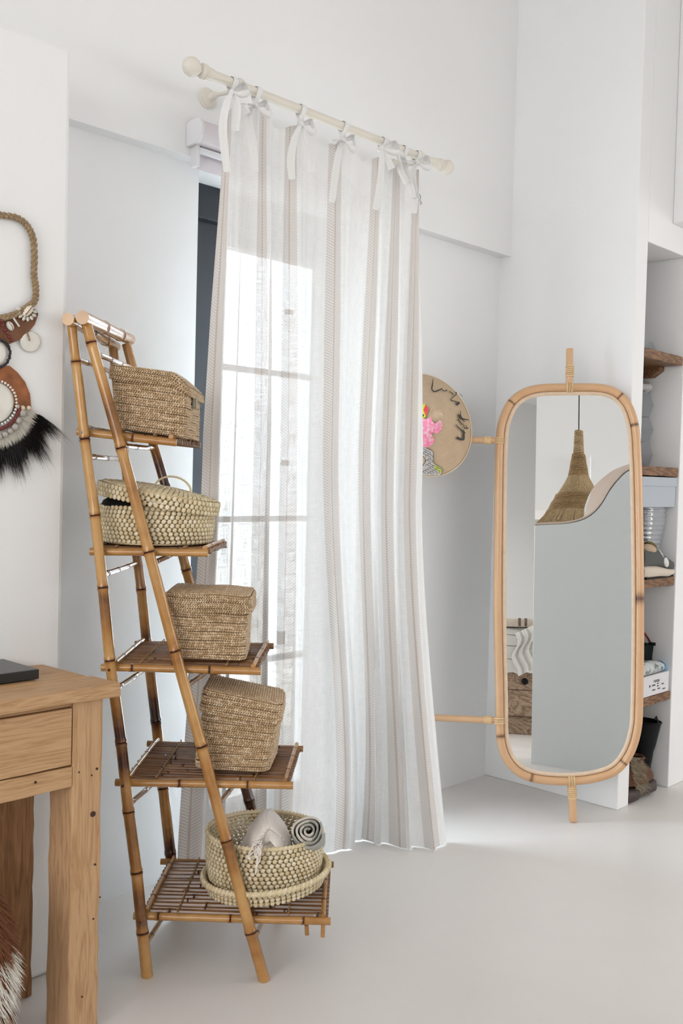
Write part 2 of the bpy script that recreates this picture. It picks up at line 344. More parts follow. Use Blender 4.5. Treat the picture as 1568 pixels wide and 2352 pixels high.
obj('bottom_bar', MB().box((bx0+.03, -.085, 2.205), (bx1-.03, -.070, 2.222)), M_white, bl, smooth=False, bevel=.002)
obj('blind_fabric', MB().box((bx0+.03, -.0575, 2.165), (bx1-.03, -.0545, 2.23)), M_blind, bl, smooth=False)
obj('side_guide', MB().box((bx0+.018, -.082, 2.165), (bx0+.03, -.054, 2.228)), M_white, bl, smooth=False)

# anchor columns: cloth coordinate (m), top x, middle x, hem x, hem y
hx = lambda px, py: onp(px, py, 2, .006)
A4, A5, A6, A7, A8 = hx(782, 1950), hx(838, 1930), hx(908, 1944), hx(988, 1951), hx(1014, 1925)
COL = [(0, -1.713, -1.750, -1.815, -.25), (.05, -1.690, -1.707, -1.735, -.25), (.23, -1.569, -1.553, -1.548, -.27), (.41, -1.462, -1.447, -1.440, -.24),
       (.59, -1.267, -1.257, A4[0], A4[1]), (.77, -1.074, -1.100, A5[0], A5[1]), (.95, -.977, -.985, A6[0], A6[1]), (1.13, -.868, -.868, A7[0], A7[1]), (1.19, -.848, -.800, A8[0], A8[1])]
us = [c[0] for c in COL]
STR = [(.018, .024)]+[(c[0], .0235) for c in COL[2:8]]
M_sheer = sheer('sheer_linen', STR); M_tie = sheer('sheer_linen_ties', [])
TIES = [-1.684, -1.593, -1.415, -1.228, -1.04, -.935, -.865]
NU, NV = 460, 120; Pc = np.zeros((NU+1, NV+1, 3)); Ac = np.zeros((NU+1, NV+1)); UVc = np.zeros((NU+1, NV+1, 2))
def sm(x): return x*x*(3-2*x)
for i in range(NU+1):
    u = 1.19*i/NU
    xt, xm, xb, yb = (np.interp(u, us, [c[k] for c in COL]) for k in (1, 2, 3, 4))
    dtie = min(abs(xt-tx) for tx in TIES)
    ztop = 2.315-.004 - .035*min(1, (dtie/.09))**1.4 - .03*math.exp(-((xt+1.71)/.03)**2)
    ph = 2*PI*u/.18
    for j in range(NV+1):
        w = j/NV; z = ztop*(1-w)+.004
        q = 1-z/2.3
        if z > 1.37: f = (2.1-z)/(2.1-1.37); x = xt+(xm-xt)*max(-.15, f)
        else: f = sm((1.37-z)/1.37); x = xm+(xb-xm)*f
        g = min(1, .35+q*.8)
        yy = YR + (yb-YR)*max(0, (1.2-z)/1.2)**1.5
        am = .017*(.55+g)*min(1, .25+w*3)
        y = yy + am*math.cos(ph) + .006*g*math.sin(2.3*ph+1+q*2.0)+.004*math.sin(5.1*ph+q*5)*g
        x += .017*g*math.sin(ph*1.0+.4*math.sin(q*3))*.9 + .006*g*math.sin(2*ph+1.3)
        if u > 1.13 and z < 1.2: y += 0
        Pc[i, j] = (x, min(y, -.062 if z > 2.1 else -.08), z)
        UVc[i, j] = (u, w*2.3)
        ac = 0.0
        if w < .045: ac = .55
        if z < .085: ac = .5
        if u < .045: ac = .93
        if u > 1.165: ac = .7
        Ac[i, j] = ac
cur = thing('curtain', (-1.25, YR, 0), 'white sheer linen curtain with beige herringbone stripes tied to the rod', 'curtain')
mb = MB().grid(Pc, att=Ac)
pan = obj('cloth_panel', mb, M_sheer, cur, smooth='all')
uvl = pan.data.uv_layers.new(name='UVMap'); li = np.zeros(len(pan.data.loops), dtype=np.int32); pan.data.loops.foreach_get('vertex_index', li)
uvl.data.foreach_set('uv', UVc.reshape(-1, 2)[li].ravel())
def ribbon(mb, pts, w, wd=None, att=.55, fold=.25):
    pts = [np.asarray(p, float) for p in pts]; n = len(pts)
    # smooth
    Q = []
    for k in range(n-1):
        p0, p1, p2, p3 = pts[max(k-1, 0)], pts[k], pts[k+1], pts[min(k+2, n-1)]
        for s in range(5):
            a = s/5; Q.append(.5*((2*p1)+(-p0+p2)*a+(2*p0-5*p1+4*p2-p3)*a*a+(-p0+3*p1-3*p2+p3)*a**3))
    Q.append(pts[-1]); ws = np.interp(np.linspace(0, 1, len(Q)), np.linspace(0, 1, len(w)), w)
    d = nrm(wd if wd is not None else RH); G = []
    for k, q in enumerate(Q):
        tt = nrm(Q[min(k+1, len(Q)-1)]-Q[max(k-1, 0)]); dd = nrm(d-tt*(d @ tt)); nn = np.cross(tt, dd)
        G.append([q+dd*ws[k]*c*.5 + nn*ws[k]*fold*(abs(c)-.5)+nn*(.0012 if side else 0) for side in (0,) for c in (-1, -.5, 0, .5, 1)])
    mb.grid(G, att=att)
TIEPX = [((535, 190), (533, 212), [(560, 205), (572, 213)], [(520, 240), (512, 300), (522, 395)], [(545, 245), (540, 300)]),
         ((590, 218), (587, 243), [(612, 248), (622, 264)], [(570, 262), (580, 330), (586, 395)], [(560, 240), (568, 262)]),
         ((694, 252), (692, 285), [(716, 290), (724, 304)], [(676, 320), (668, 370), (671, 412)], [(700, 330), (712, 360), (716, 395)]),
         ((790, 286), (787, 322), [(812, 325), (818, 345)], [(778, 350), (770, 400), (762, 465)], [(770, 322), (765, 330)]),
         ((886, 318), (876, 340), [(906, 338), (918, 350)], [(876, 380), (872, 430), (862, 482)], [(892, 370), (900, 388)]),
         ((929, 335), (928, 362), [(915, 365), (925, 390)], [(930, 385), (940, 420), (950, 455)], [(918, 385), (935, 420)]),
         ((955, 345), (956, 372), [(980, 372), (990, 385)], [(948, 400), (952, 450), (950, 490)], [(940, 370), (930, 372)])]
for ti, (tp, kn, bow, tl1, tl2) in enumerate(TIEPX):
    mb = MB(); yk = YR-.034
    K = onp(*kn, 1, yk); cx = TIES[ti]
    lp = [K, (K[0]*.4+cx*.6, YR-.022, ZR-.02), (cx, YR-.0165, ZR+.004), (cx, YR-.006, ZR+.0155), (cx, YR+.010, ZR+.012), (cx, YR+.017, ZR-.008), (cx-.004, YR+.006, ZR-.035), K+np.array([0, .012, -.004])]
    ribbon(mb, lp, [.012, .014, .018, .02, .02, .018, .014, .01], wd=(1, 0, 0), fold=.1)
    mb.ell(K, nrm(RH)*.009, FH*.007, ZV*.009, 10, 7, att=.6)
    B1, B2 = onp(*bow[0], 1, yk-.012), onp(*bow[1], 1, yk-.02)
    ribbon(mb, [K, (K+B1)/2+ZV*.010, B1+ZV*.012, B2, (B2+K)/2-ZV*.012-FH*.012, K], [.008, .022, .028, .026, .02, .008], wd=nrm(ZV*.5-FH*.9), fold=.3)
    ribbon(mb, [K]+[onp(*p, 1, yk-.008-.004*q) for q, p in enumerate(tl1)], [.010, .020, .024, .02], fold=.25)
    ribbon(mb, [K]+[onp(*p, 1, yk-.014-.004*q) for q, p in enumerate(tl2)], [.010, .020, .022], fold=.3)
    o = obj('tie', mb, M_tie, cur, smooth='all'); uvl = o.data.uv_layers.new(name='UVMap')
    for lo in o.data.loops: uvl.data[lo.index].uv = (5+o.data.vertices[lo.vertex_index].co.x, o.data.vertices[lo.vertex_index].co.z)
# little wire hook on the wall beside the rod
hk = [onp(*p, 1, -.058) for p in ((963, 446), (966, 452), (964, 460), (968, 466), (965, 470))]
obj('wire_hook', MB().tube(hk, .0012, 6), plain('grey_wire', (.2, .22, .22), .4, metal=.8), label='small bent grey wire hook on the wall beside the curtain edge', category='hook')
# ------------------------------------------------------------------ bamboo
def bamboo(p0, p1, r0, r1=None, nodes=None, burn=.1, seg=12, kink=.003, inter=None, ends=(None, None), patches=()):
    p0, p1 = np.asarray(p0, float), np.asarray(p1, float); r1 = r1 or r0; Ln = np.linalg.norm(p1-p0)
    if nodes is None:
        nodes = []; t = rnd.uniform(.3, .9)*(inter or .2)/Ln
        while t < .97: nodes.append(t); t += (inter or .2)*rnd.uniform(.8, 1.2)/Ln
    ts = {0., 1.}; e = min(.004/Ln, .02)
    for n in nodes: ts |= {n-3*e, n-1.4*e, n-.5*e, n, n+.5*e, n+1.4*e, n+3*e}
    for k in range(1, 24): ts.add(k/24)
    ts = sorted(x for x in ts if 0 <= x <= 1)
    side = nrm(np.cross(p1-p0, [.3, .2, 1])); side2 = nrm(np.cross(p1-p0, side)); off = [0]+[rnd.uniform(-kink, kink) for _ in nodes]+[0]; off2 = [0]+[rnd.uniform(-kink, kink) for _ in nodes]+[0]
    tt = [0]+list(nodes)+[1]; pts = []; rr = []; aa = []; bs = [max(0, burn+rnd.uniform(-.12, .12)) for _ in tt]
    for t in ts:
        p = p0+(p1-p0)*t+side*np.interp(t, tt, off)+side2*np.interp(t, tt, off2)
        r = r0+(r1-r0)*t; a = bs[sum(1 for n in nodes if n <= t)]
        for n in nodes:
            d = abs(t-n)/e
            if d < .3: r *= .97; a = .95
            elif d < .9: r *= 1.13; a = max(a, .62)
            elif d < 2: r *= 1.08; a = max(a, .32)
        for c, w, v in patches:
            a = max(a, v*math.exp(-((t-c)/w)**2))
        pts.append(p); rr.append(r); aa.append(a)
    return MB().tube(pts, rr, seg, True, att=aa)
YN, YB = 2.46, 2.80
FZ = lambda px, Y: None
def foot(px, Y):   # floor point under image column px at depth Y (solve height 0)
    lo, hi = 1500, 2700
    for _ in range(40):
        mid = (lo+hi)/2
        if dep(px, mid, Y)[2] > 0: lo = mid
        else: hi = mid
    return dep(px, lo, Y)
lad = thing('bamboo_ladder_shelf', (dep(470, 2240, 2.63)[0], dep(470, 2240, 2.63)[1], 0), 'tall honey bamboo ladder shelf with five slatted tiers of baskets', 'shelf')
fa = onp(338, 2243, 2, 0.0); fb = onp(607, 2252, 2, 0.0)
LegA = (fa, dep(164, 742, YN)); LegB = (fb, dep(197, 738, YN))
fc = foot(409, YB); fd = foot(643, YB); LegC = (fc, dep(260, 800, YB)); LegD = (fd, dep(290, 790, YB))
def tz(leg, py, Y):  # fraction along a leg for an image row
    lo, hi = 0, 1
    for _ in range(30):
        mid = (lo+hi)/2; p = leg[0]+(leg[1]-leg[0])*mid - CAM
        y = H/2-F*(p @ U_)/(p @ _f)
        if y > py: lo = mid
        else: hi = mid
    return lo
nA = [tz(LegA, y, YN) for y in (2141, 2003, 1864, 1705, 1516, 1349, 1184, 1008, 832)]
nB = [tz(LegB, y, YN) for y in (2140, 1930, 1714, 1495, 1268, 1030, 788)]
nC = [tz(LegC, y, YB) for y in (1958, 1809, 1656, 1475, 1353, 1210, 1060, 920)]
nD = [tz(LegD, y, YB) for y in (1838, 1640, 1480, 1309, 1120, 980)]
pt = lambda leg, lst: [(tz(leg, y, 0), .035, v) for y, v in lst]
obj('leg', bamboo(*LegA, .0145, .0118, nA, .13, 14, .003, patches=pt(LegA, [(2090, .85), (1960, .6), (1670, .85), (1740, .75), (1400, .7), (1860, .45)])), M_bam, lad)
obj('leg', bamboo(*LegB, .0145, .0128, nB, .10, 14, .003, patches=pt(LegB, [(1955, .65), (2165, .55), (1790, .6), (1510, .45), (960, .7), (1110, .45), (1905, .3)])), M_bam, lad)
obj('leg', bamboo(*LegC, .0155, .0125, nC, .30, 14, .003, patches=pt(LegC, [(1940, .95), (1640, .95), (1450, .7), (1200, .5)])), M_bam, lad)
obj('leg', bamboo(*LegD, .0155, .0125, nD, .28, 14, .003, patches=pt(LegD, [(1850, .95), (1800, .8), (1370, .6), (1080, .75), (1110, .9)])), M_bam, lad)
for (a, b), r in ((((156, 733), (266, 796)), .0150), (((189, 729), (299, 780)), .0165)):
    obj('top_bar', bamboo(dep(*a, YN-.035), dep(*b, YB+.04), r, r*.92, [.42, .75], .18, 16), M_bam, lad)
# pins at the shelf joints
for px, py in ((186, 993), (250, 1539), (281, 1806), (320, 2122)):
    c = dep(px, py, YN-.0125); obj('pin', MB().lathe(c-FH*.001, FH, [(0, .0035), (.006, .0035)], 10, att=.8), M_bam, lad)
BR = [((174, 825), (267, 858), 'AC'), ((217, 812), (305, 846), 'BD'), ((200, 1049), (289, 1056), 'AC'), ((274, 1022), (354, 1030), 'BD'), ((231, 1322), (316, 1292), 'AC'), ((348, 1296), (416, 1262), 'BD'),
      ((261, 1586), (343, 1530), 'AC'), ((424, 1580), (488, 1530), 'BD'), ((292, 1852), (372, 1780), 'AC'), ((499, 1852), (555, 1780), 'BD'), ((330, 2175), (403, 2060), 'AC'), ((582, 2160), (630, 2062), 'BD')]
for a, b, w in BR:
    obj('brace', bamboo(dep(*a, YN), dep(*b, YB), .0068, .0062, None, .3, 8, .001, inter=.11), M_bam, lad)
SH = [  # front-left, front-right, back-left, back-right
    ((177, 991), (405, 1017), (236, 1000), (460, 1024), (193, 244), (392, 452)),
    ((207, 1267), (478, 1270), (252, 1250), (521, 1252), (222, 262), (470, 512)),
    ((233, 1533), (599, 1542), (310, 1479), (628, 1484), (266, 329), (581, 613)),
    ((265, 1797), (673, 1804), (338, 1708), (696, 1720), (296, 362), (654, 681)),
    ((307, 2103), (759, 2116), (369, 1979), (766, 1986), (336, 398), (742, 750))]
TIER = []
for k, (fl, fr_, bl_, br_, ls, rs) in enumerate(SH):
    YFt, YBt = YN+.03, YB-.028
    p0, p1 = dep(*fl, YFt), dep(*fr_, YFt); q0, q1 = dep(*bl_, YBt), dep(*br_, YBt)
    fbm = bamboo(p0, p1, .0095, .0095, None, .22, 10, .001, inter=.2)
    bbm = bamboo(q0, q1, .0085, .0085, None, .45, 10, .001, inter=.2)
    for src in (bbm,): fbm.add(src.v[0], src.f, src.a[0])
    lp0 = p0+(p1-p0)*((ls[0]-fl[0])/(fr_[0]-fl[0])); lp1 = q0+(q1-q0)*((ls[1]-bl_[0])/(br_[0]-bl_[0]))
    rp0 = p0+(p1-p0)*((rs[0]-fl[0])/(fr_[0]-fl[0])); rp1 = q0+(q1-q0)*((rs[1]-bl_[0])/(br_[0]-bl_[0]))
    for a, b in ((lp0, lp1), (rp0, rp1)):
        sb = bamboo(a+ZV*.0125, b+ZV*.0125, .0062, .0058, [.25, .6, .85], .3, 10, .001)
        fbm.add(sb.v[0], sb.f, sb.a[0])
    tier = obj('tier', fbm, M_bam, lad)
    ns = 15
    for s_ in range(ns):
        f = (s_+.9)/(ns+.8)
        a = lp0+(lp1-lp0)*f; b = rp0+(rp1-rp0)*f; jz = rnd.uniform(-.0015, .0015)
        d = nrm(b-a); obj('slat', bamboo(a-d*.012+ZV*(.004+jz), b+d*.012+ZV*(.004+rnd.uniform(-.0015, .0015)), rnd.uniform(.0062, .0082), None, None, .38, 8, .002, inter=.19), M_slat, tier)
    for fx in (.17, .80):
        a = lp0+(rp0-lp0)*fx; b = lp1+(rp1-lp1)*fx; tp = []
        for q in range(61):
            f = q/60; tp.append(a+(b-a)*f+ZV*(.0125+.0018*math.sin(q*PI/2*1.03))+RH*.0018*math.cos(q*PI/2*1.03))
        obj('twine', MB().tube(tp, .0019, 5), M_twine, tier)
    TIER.append((lp0, rp0, lp1, rp1))
for a, b, Y in (((742, 2090), (741, 2152), YN+.05), ((707, 2100), (705, 2147), YN+.07), ((752, 1985), (750, 2060), YB-.07)):
    obj('strut', bamboo(dep(*a, Y), dep(*b, Y), .0055, None, [.5], .3, 8), M_bam, lad)
# ------------------------------------------------------------------ woven baskets
TPL = []
for k, (h, r) in enumerate(((-.5, 0.15), (-.22, .95), (.22, .95), (.5, .15))):
    for an in (0, PI/2, PI, 1.5*PI): TPL.append((h, r*math.cos(an), r*math.sin(an)))
TPL = np.array(TPL); TF = [(i*4+k, i*4+(k+1) % 4, (i+1)*4+(k+1) % 4, (i+1)*4+k) for i in range(3) for k in range(4)]+[(3, 2, 1, 0), (12, 13, 14, 15)]
TPB = TPL.copy()
for _i, (_h, _r) in enumerate(((-.5, .45), (-.27, .95), (.27, .95), (.5, .45))):
    for _k in range(4): _a = PI/4+_k*PI/2; TPB[_i*4+_k] = (_h, _r*1.15*math.cos(_a), _r*1.15*math.sin(_a))
def stitches(mb, C, T, N, Ln, Wd, Th, tilt, att, TPL=TPL):
    C, T, N = map(np.asarray, (C, T, N)); T = T/np.linalg.norm(T, axis=1)[:, None]
    N = N-T*np.sum(T*N, axis=1)[:, None]; N = N/np.linalg.norm(N, axis=1)[:, None]; B = np.cross(N, T)
    n = len(C); tilt = np.broadcast_to(np.asarray(tilt, float), (n,)); c, s = np.cos(tilt)[:, None], np.sin(tilt)[:, None]
    D = T*c+B*s; E = -T*s+B*c
    V = C[:, None, :]+D[:, None, :]*TPL[None, :, 0:1]*Ln+E[:, None, :]*TPL[None, :, 1:2]*Wd/2+N[:, None, :]*TPL[None, :, 2:3]*Th
    b = mb.n; V = V.reshape(-1, 3); att = np.repeat(np.asarray(att), len(TPL))
    mb.v.append(V); mb.n += len(V); mb.a.append(att)
    for i in range(n):
        o = b+i*16; mb.f += [tuple(x+o for x in f) for f in TF]
    mb.m += [0]*(n*len(TF))
def rrect(w, d, r, n):   # points on a rounded rectangle, evenly spaced
    pts = []
    for cx, cy, a0 in ((w/2-r, d/2-r, 0), (-w/2+r, d/2-r, PI/2), (-w/2+r, -d/2+r, PI), (w/2-r, -d/2+r, 1.5*PI)):
        for k in range(9): a = a0+PI/2*k/8; pts.append((cx+r*math.cos(a), cy+r*math.sin(a)))
    P = np.array(pts+[pts[0]]); s = np.concatenate([[0], np.cumsum(np.linalg.norm(np.diff(P, axis=0), axis=1))])
    q = np.linspace(0, s[-1], n, endpoint=False); return np.stack([np.interp(q, s, P[:, 0]), np.interp(q, s, P[:, 1])], 1), s[-1]
def wall_rows(mb, base, ex, ey, w, d, r, z0, z1, rows, pitch, fw, deform, thick=.0034, kind='plait'):
    """rows of stitches round a rounded rectangle; fw(t)->(w scale, d scale)"""
    rh = (z1-z0)/rows; sh_pts = []
    for k in range(rows):
        for half in ((.27, .62), (.77, -.62)) if kind == 'plait' else ((.5, 0),):
            z = z0+(k+half[0])*rh; t = (z-z0)/(z1-z0+1e-9); sw, sd = fw(t)
            _, per = rrect(w*sw, d*sd, r, 10); n = max(8, int(per/pitch)); Q, _ = rrect(w*sw, d*sd, r, n)
            Tn = np.roll(Q, -1, 0)-np.roll(Q, 1, 0); Nn = np.stack([Tn[:, 1], -Tn[:, 0]], 1)
            bul = .0022*math.sin(PI*half[0])+.0006*(k % 2)
            P = [deform(base+ex*(a+nn[0]/np.linalg.norm(nn)*bul)+ey*(b+nn[1]/np.linalg.norm(nn)*bul)+ZV*(z+.0012*math.sin(9*k+i*.13))) for i, ((a, b), nn) in enumerate(zip(Q, Nn))]
            T3 = [ex*a+ey*b for a, b in Tn]; N3 = [ex*a+ey*b for a, b in Nn]
            stitches(mb, P, T3, N3, pitch*1.45, rh*.54, thick, half[1], [rnd.random() for _ in P])
def shell(mb, base, ex, ey, w, d, r, z0, z1, fw, deform, inset, bottom=True):
    G = []
    Q0 = rrect(w, d, r, 48)[0]
    for k in range(7):
        t = k/6; sw, sd = fw(t); Q, _ = rrect(w*sw-2*inset, d*sd-2*inset, r-inset/2, 48); z = z0+(z1-z0)*t
        G.append([deform(base+ex*a+ey*b+ZV*z) for a, b in Q])
    G = np.array(G).transpose(1, 0, 2); mb.grid(G, closed=True, att=.2)
    for z, t in ((z0+.001, 0), (z1-.001, 1))[:2 if bottom else 0]:
        sw, sd = fw(t); Q, _ = rrect(w*sw-2*inset, d*sd-2*inset, r-inset/2, 48)
        vs = [deform(base+ex*a+ey*b+ZV*z) for a, b in Q]; mb.add(vs, [tuple(range(48))], .2)
def box_basket(name, label, base, rot, w, d, h, lidh, fw, deform, group=None, clasp=None, rows=13, lrows=4, pitch=.0060, lidover=.010, crown=.006):
    th = thing(name, base, label, 'basket', group)
    ex = RH*math.cos(rot)+FH*math.sin(rot); ey = -RH*math.sin(rot)+FH*math.cos(rot); b = np.asarray(base, float)
    r = .022; mb = MB(); wall_rows(mb, b, ex, ey, w, d, r, .003, h-lidh*.6, rows, pitch, fw, deform); shell(mb, b, ex, ey, w, d, r, .0005, h-lidh*.5, fw, deform, .0035)
    obj('body', mb, M_sea, th, smooth='all')
    mb = MB(); tw, td = fw(1); W2, D2 = w*tw+2*lidover, d*td+2*lidover; one = lambda t: (1-.015*t, 1-.015*t)
    wall_rows(mb, b, ex, ey, W2, D2, r, h-lidh, h-.004, lrows, pitch, one, deform); shell(mb, b, ex, ey, W2, D2, r, h-lidh, h-.002, one, deform, .0035)
    nr = int(D2/.0075); ctr = []; T = []; N = []; tl = []
    for k in range(nr):
        yv = -D2/2+(k+.5)*D2/nr
        hw = W2/2-.003 if abs(yv) < D2/2-r else W2/2-.003-r+math.sqrt(max(0, r*r-(abs(yv)-(D2/2-r))**2))
        nn_ = int(2*hw/pitch)
        for i in range(nn_):
            xv = -hw+(i+.5)*2*hw/nn_; zz_ = h+crown*(1-(2*xv/W2)**2)*(1-(2*yv/D2)**2)-.001
            ctr.append(deform(b+ex*xv+ey*yv+ZV*zz_)); T.append(ex); N.append(ZV); tl.append(.6 if k % 2 else -.6)
    stitches(mb, ctr, T, N, pitch*1.45, D2/nr*1.15, .0026, tl, [rnd.random()*.75 for _ in ctr])
    obj('lid', mb, M_sea, th, smooth='all')
    return th, ex, ey
def px_on(px, py, Y): return dep(px, py, Y)
# tier 1
def tier_pt(k, px, f):  # point on tier k at depth fraction f whose image column is px
    lp0, rp0, lp1, rp1 = TIER[k]; a = lp0+(lp1-lp0)*f; b = rp0+(rp1-rp0)*f
    lo, hi = -.5, 1.5
    for _ in range(40):
        m_ = (lo+hi)/2; p = a+(b-a)*m_-CAM; x = W/2+F*(p @ R_)/(p @ _f)
        if x < px: lo = m_
        else: hi = m_
    return a+(b-a)*lo+ZV*.0145
I3 = lambda p: p
B1 = tier_pt(0, 362, .52); b1x = B1 @ RH
def def1(p):
    q = np.array(p, float); s = (p-B1) @ RH; z = p[2]-B1[2]
    q = q + ZV*(-.11*s) - ZV*max(0, s-.055)**1.35*1.9*max(0, (z-.09)/.06) ; return q
box_basket('seagrass_basket', 'large lidded seagrass box basket with grey clasp on the top tier', B1, 0, .178, .25, .158, .035, lambda t: (1+.0*t, 1), def1, 'plaited seagrass box baskets')
o1 = sc.objects[-1]
cl = MB(); c0 = B1+RH*.098+ZV*.085-FH*.03; cl.obox(c0, RH*.003, FH*.020, ZV*.013).obox(c0+RH*.004, RH*.003, FH*.012, ZV*.017)
th1 = [o for o in sc.objects if o.type == 'EMPTY' and o.name.startswith('seagrass_basket')][0]
obj('clasp', cl, plain('grey_clasp', (.33, .30, .22), .4), th1, bevel=.002, label='grey-green clasp')
# tier 3
B3 = tier_pt(2, 484, .40)
def def3(p):
    s = (p-B3) @ RH; z = p[2]-B3[2]; y = (p-B3) @ FH
    return np.array(p)+ZV*(.0015*math.sin(s*50)*z*6)+ZV*(-.02*s)
box_basket('seagrass_basket', 'square lidded seagrass basket with flat top on the middle tier', B3, .03, .196, .19, .168, .045, lambda t: (.93+.05*t, .93+.05*t), def3, 'plaited seagrass box baskets', rows=12, lrows=5)
# tier 4
B4 = tier_pt(3, 545, .46)
def def4(p):
    s = (p-B4) @ RH; y = (p-B4) @ FH; z = p[2]-B4[2]; k = max(0, z-.02)/.2
    return np.array(p)+ZV*(-.20*s*k-.02*y*k)+RH*(.02*k)-RH*y*.12*k
box_basket('seagrass_basket', 'sagging lidded seagrass basket with slanted lid on the fourth tier', B4, -.06, .186, .20, .190, .055, lambda t: (.98+.03*math.sin(PI*t), .97+.03*math.sin(PI*t)), def4, 'plaited seagrass box baskets', rows=15, lrows=5, crown=.003)
# round palm baskets
def round_rows(mb, ctr, ex, ey, rx, ry, z0, z1, rows, pitch, prof, deform=I3, wd=1.0, attb=0):
    rh = (z1-z0)/rows
    for k in range(rows):
        t = (k+.5)/rows; s = prof(t); per = PI*(rx+ry)*s; n = int(per/pitch); an = (np.arange(n)+(.5 if k % 2 else 0))*2*PI/n
        P = [deform(ctr+ex*rx*s*math.cos(a)+ey*ry*s*math.sin(a)+ZV*(z0+(k+.5)*rh)) for a in an]
        T = [-ex*rx*math.sin(a)+ey*ry*math.cos(a) for a in an]; N = [ex*math.cos(a)/rx+ey*math.sin(a)/ry for a in an]
        stitches(mb, P, T, N, rh*1.16*wd, pitch*.92, rh*.33, PI/2-.30+np.array([rnd.uniform(-.10, .10) for _ in an]), [rnd.random()+attb for _ in an], TPB)
        # running core of the row, thin
        C = [deform(ctr+ex*(rx-.004)*s*math.cos(a)+ey*(ry-.004)*s*math.sin(a)+ZV*(z0+(k+.5)*rh)) for a in np.linspace(0, 2*PI, 48, endpoint=False)]
        mb.loop(C, rh*.22, 5, att=.2)
def rim(mb, ctr, ex, ey, rx, ry, z, r, pitch, deform=I3):
    n = int(PI*(rx+ry)/pitch); an = np.arange(n)*2*PI/n
    C = [deform(ctr+ex*rx*math.cos(a)+ey*ry*math.sin(a)+ZV*z) for a in an]
    mb.loop(C, r*.85, 8, att=.4)
    T = [ZV+(-ex*math.sin(a)+ey*math.cos(a))*.35 for a in an]; N = [ex*math.cos(a)+ey*math.sin(a) for a in an]
    stitches(mb, [deform(ctr+ex*(rx+r*.35)*math.cos(a)+ey*(ry+r*.35)*math.sin(a)+ZV*z) for a in an], T, N, r*2.6, pitch*.95, r*.75, 0, [rnd.random() for _ in an])
# tier 2: lidded
B2 = tier_pt(1, 358, .5)
tb = thing('palm_basket', B2, 'round palm basket with its lid ajar over black cloth on the second tier', 'basket')
mb = MB(); rx, ry = .147, .135
round_rows(mb, B2, RH, FH, rx, ry, .004, .098, 9, .0135, lambda t: .955+.06*math.sin(PI*t*.9)); mb.lathe(B2+ZV*.001, ZV, [(0, .13), (.004, .134)], 40, att=.3)
mb.lathe(B2+ZV*.003, ZV, [(0, .118), (.02, .126), (.09, .130), (.094, .128)], 40, att=.2)
obj('body', mb, M_palm, tb, smooth='all')
mb = MB(); lt = .165; lid0 = B2+ZV*.122+RH*.006
up = nrm(ZV*math.cos(lt)+RH*math.sin(lt)); lx = nrm(RH*math.cos(lt)-ZV*math.sin(lt))
def dl(p):
    q = p-lid0; return lid0+lx*(q @ RH)+FH*(q @ FH)+up*(q @ ZV)
round_rows(mb, lid0, RH, FH, .158, .146, -.022, .012, 3, .0135, lambda t: 1.0, dl)
for k in range(11):
    rr_ = (k+.5)/11; nn_ = max(5, int(2*PI*.15*rr_/.0135)); an = (np.arange(nn_)+(k % 2)*.5)*2*PI/nn_
    P = [dl(lid0+RH*.152*rr_*math.cos(a)+FH*.140*rr_*math.sin(a)+ZV*(.014+.012*(1-rr_**2))) for a in an]
    stitches(mb, P, [-lx*math.sin(a)+FH*math.cos(a) for a in an], [up for a in an], .0155, .0105, .004, .35, [rnd.random() for _ in an])
mb.lathe(dl(lid0+ZV*.008), up, [(0, .148), (.006, .14), (.014, .05), (.015, .001)], 32, att=.2)
obj('lid', mb, M_palm, tb, smooth='all')
hp = [dl(lid0+RH*(.035+.048*math.cos(a))+FH*-.02+ZV*(.022+.036*math.sin(a)*(1 if 1 else 0))) for a in np.linspace(0, PI, 16)]
obj('handle', MB().tube(hp, .0028, 6, att=.4), M_palm, tb)
bc = MB().ell(B2-RH*.075+ZV*.100-FH*.02, RH*.062, FH*.09, ZV*.026, 16, 8); obj('black_cloth', bc, M_black, label='bundle of black cloth inside the ajar palm basket', category='cloth')
# tier 5: open basket with its lid under it
B5 = tier_pt(4, 605, .49)-ZV*.004
lidb = MB(); lc = B5+ZV*.006+RH*.006-FH*.012
def dl5(p):
    q = p-lc; return p+ZV*((q @ RH)*.10+.010 + (q @ FH)*.01)
round_rows(lidb, lc, RH, FH, .160, .152, -.002, .030, 3, .0135, lambda t: .93+.07*t, dl5, attb=.1)
rim(lidb, lc, RH, FH, .163, .155, .034, .0085, .012, dl5); lidb.lathe(dl5(lc)-ZV*.004, nrm(ZV-RH*.10), [(0, .12), (.004, .146)], 40, att=.2)
obj('basket_lid', lidb, M_palm, smooth='all', label='round palm basket lid lying under the open basket on the bottom tier', category='lid')
tb = thing('palm_basket', B5+ZV*.03, 'open round palm basket holding two textiles on the bottom tier', 'basket')
mb = MB(); rx, ry = .152, .145; b5 = B5+ZV*.026
def d5(p):
    q = p-b5; z = q[2]; return p+RH*(-.012*max(0, .1-z)*0)+ZV*(-.05*(q @ RH)*0)
round_rows(mb, b5, RH, FH, rx, ry, .003, .122, 11, .0142, lambda t: .94+.055*math.sin(PI*t*.8)+.02*t, d5, wd=.9)
rim(mb, b5, RH, FH, rx*.985, ry*.985, .126, .006, .0105, d5); mb.lathe(b5+ZV*.002, ZV, [(0, .13), (.004, .138)], 40, att=.3)
obj('body', mb, M_palm, tb, smooth='all')
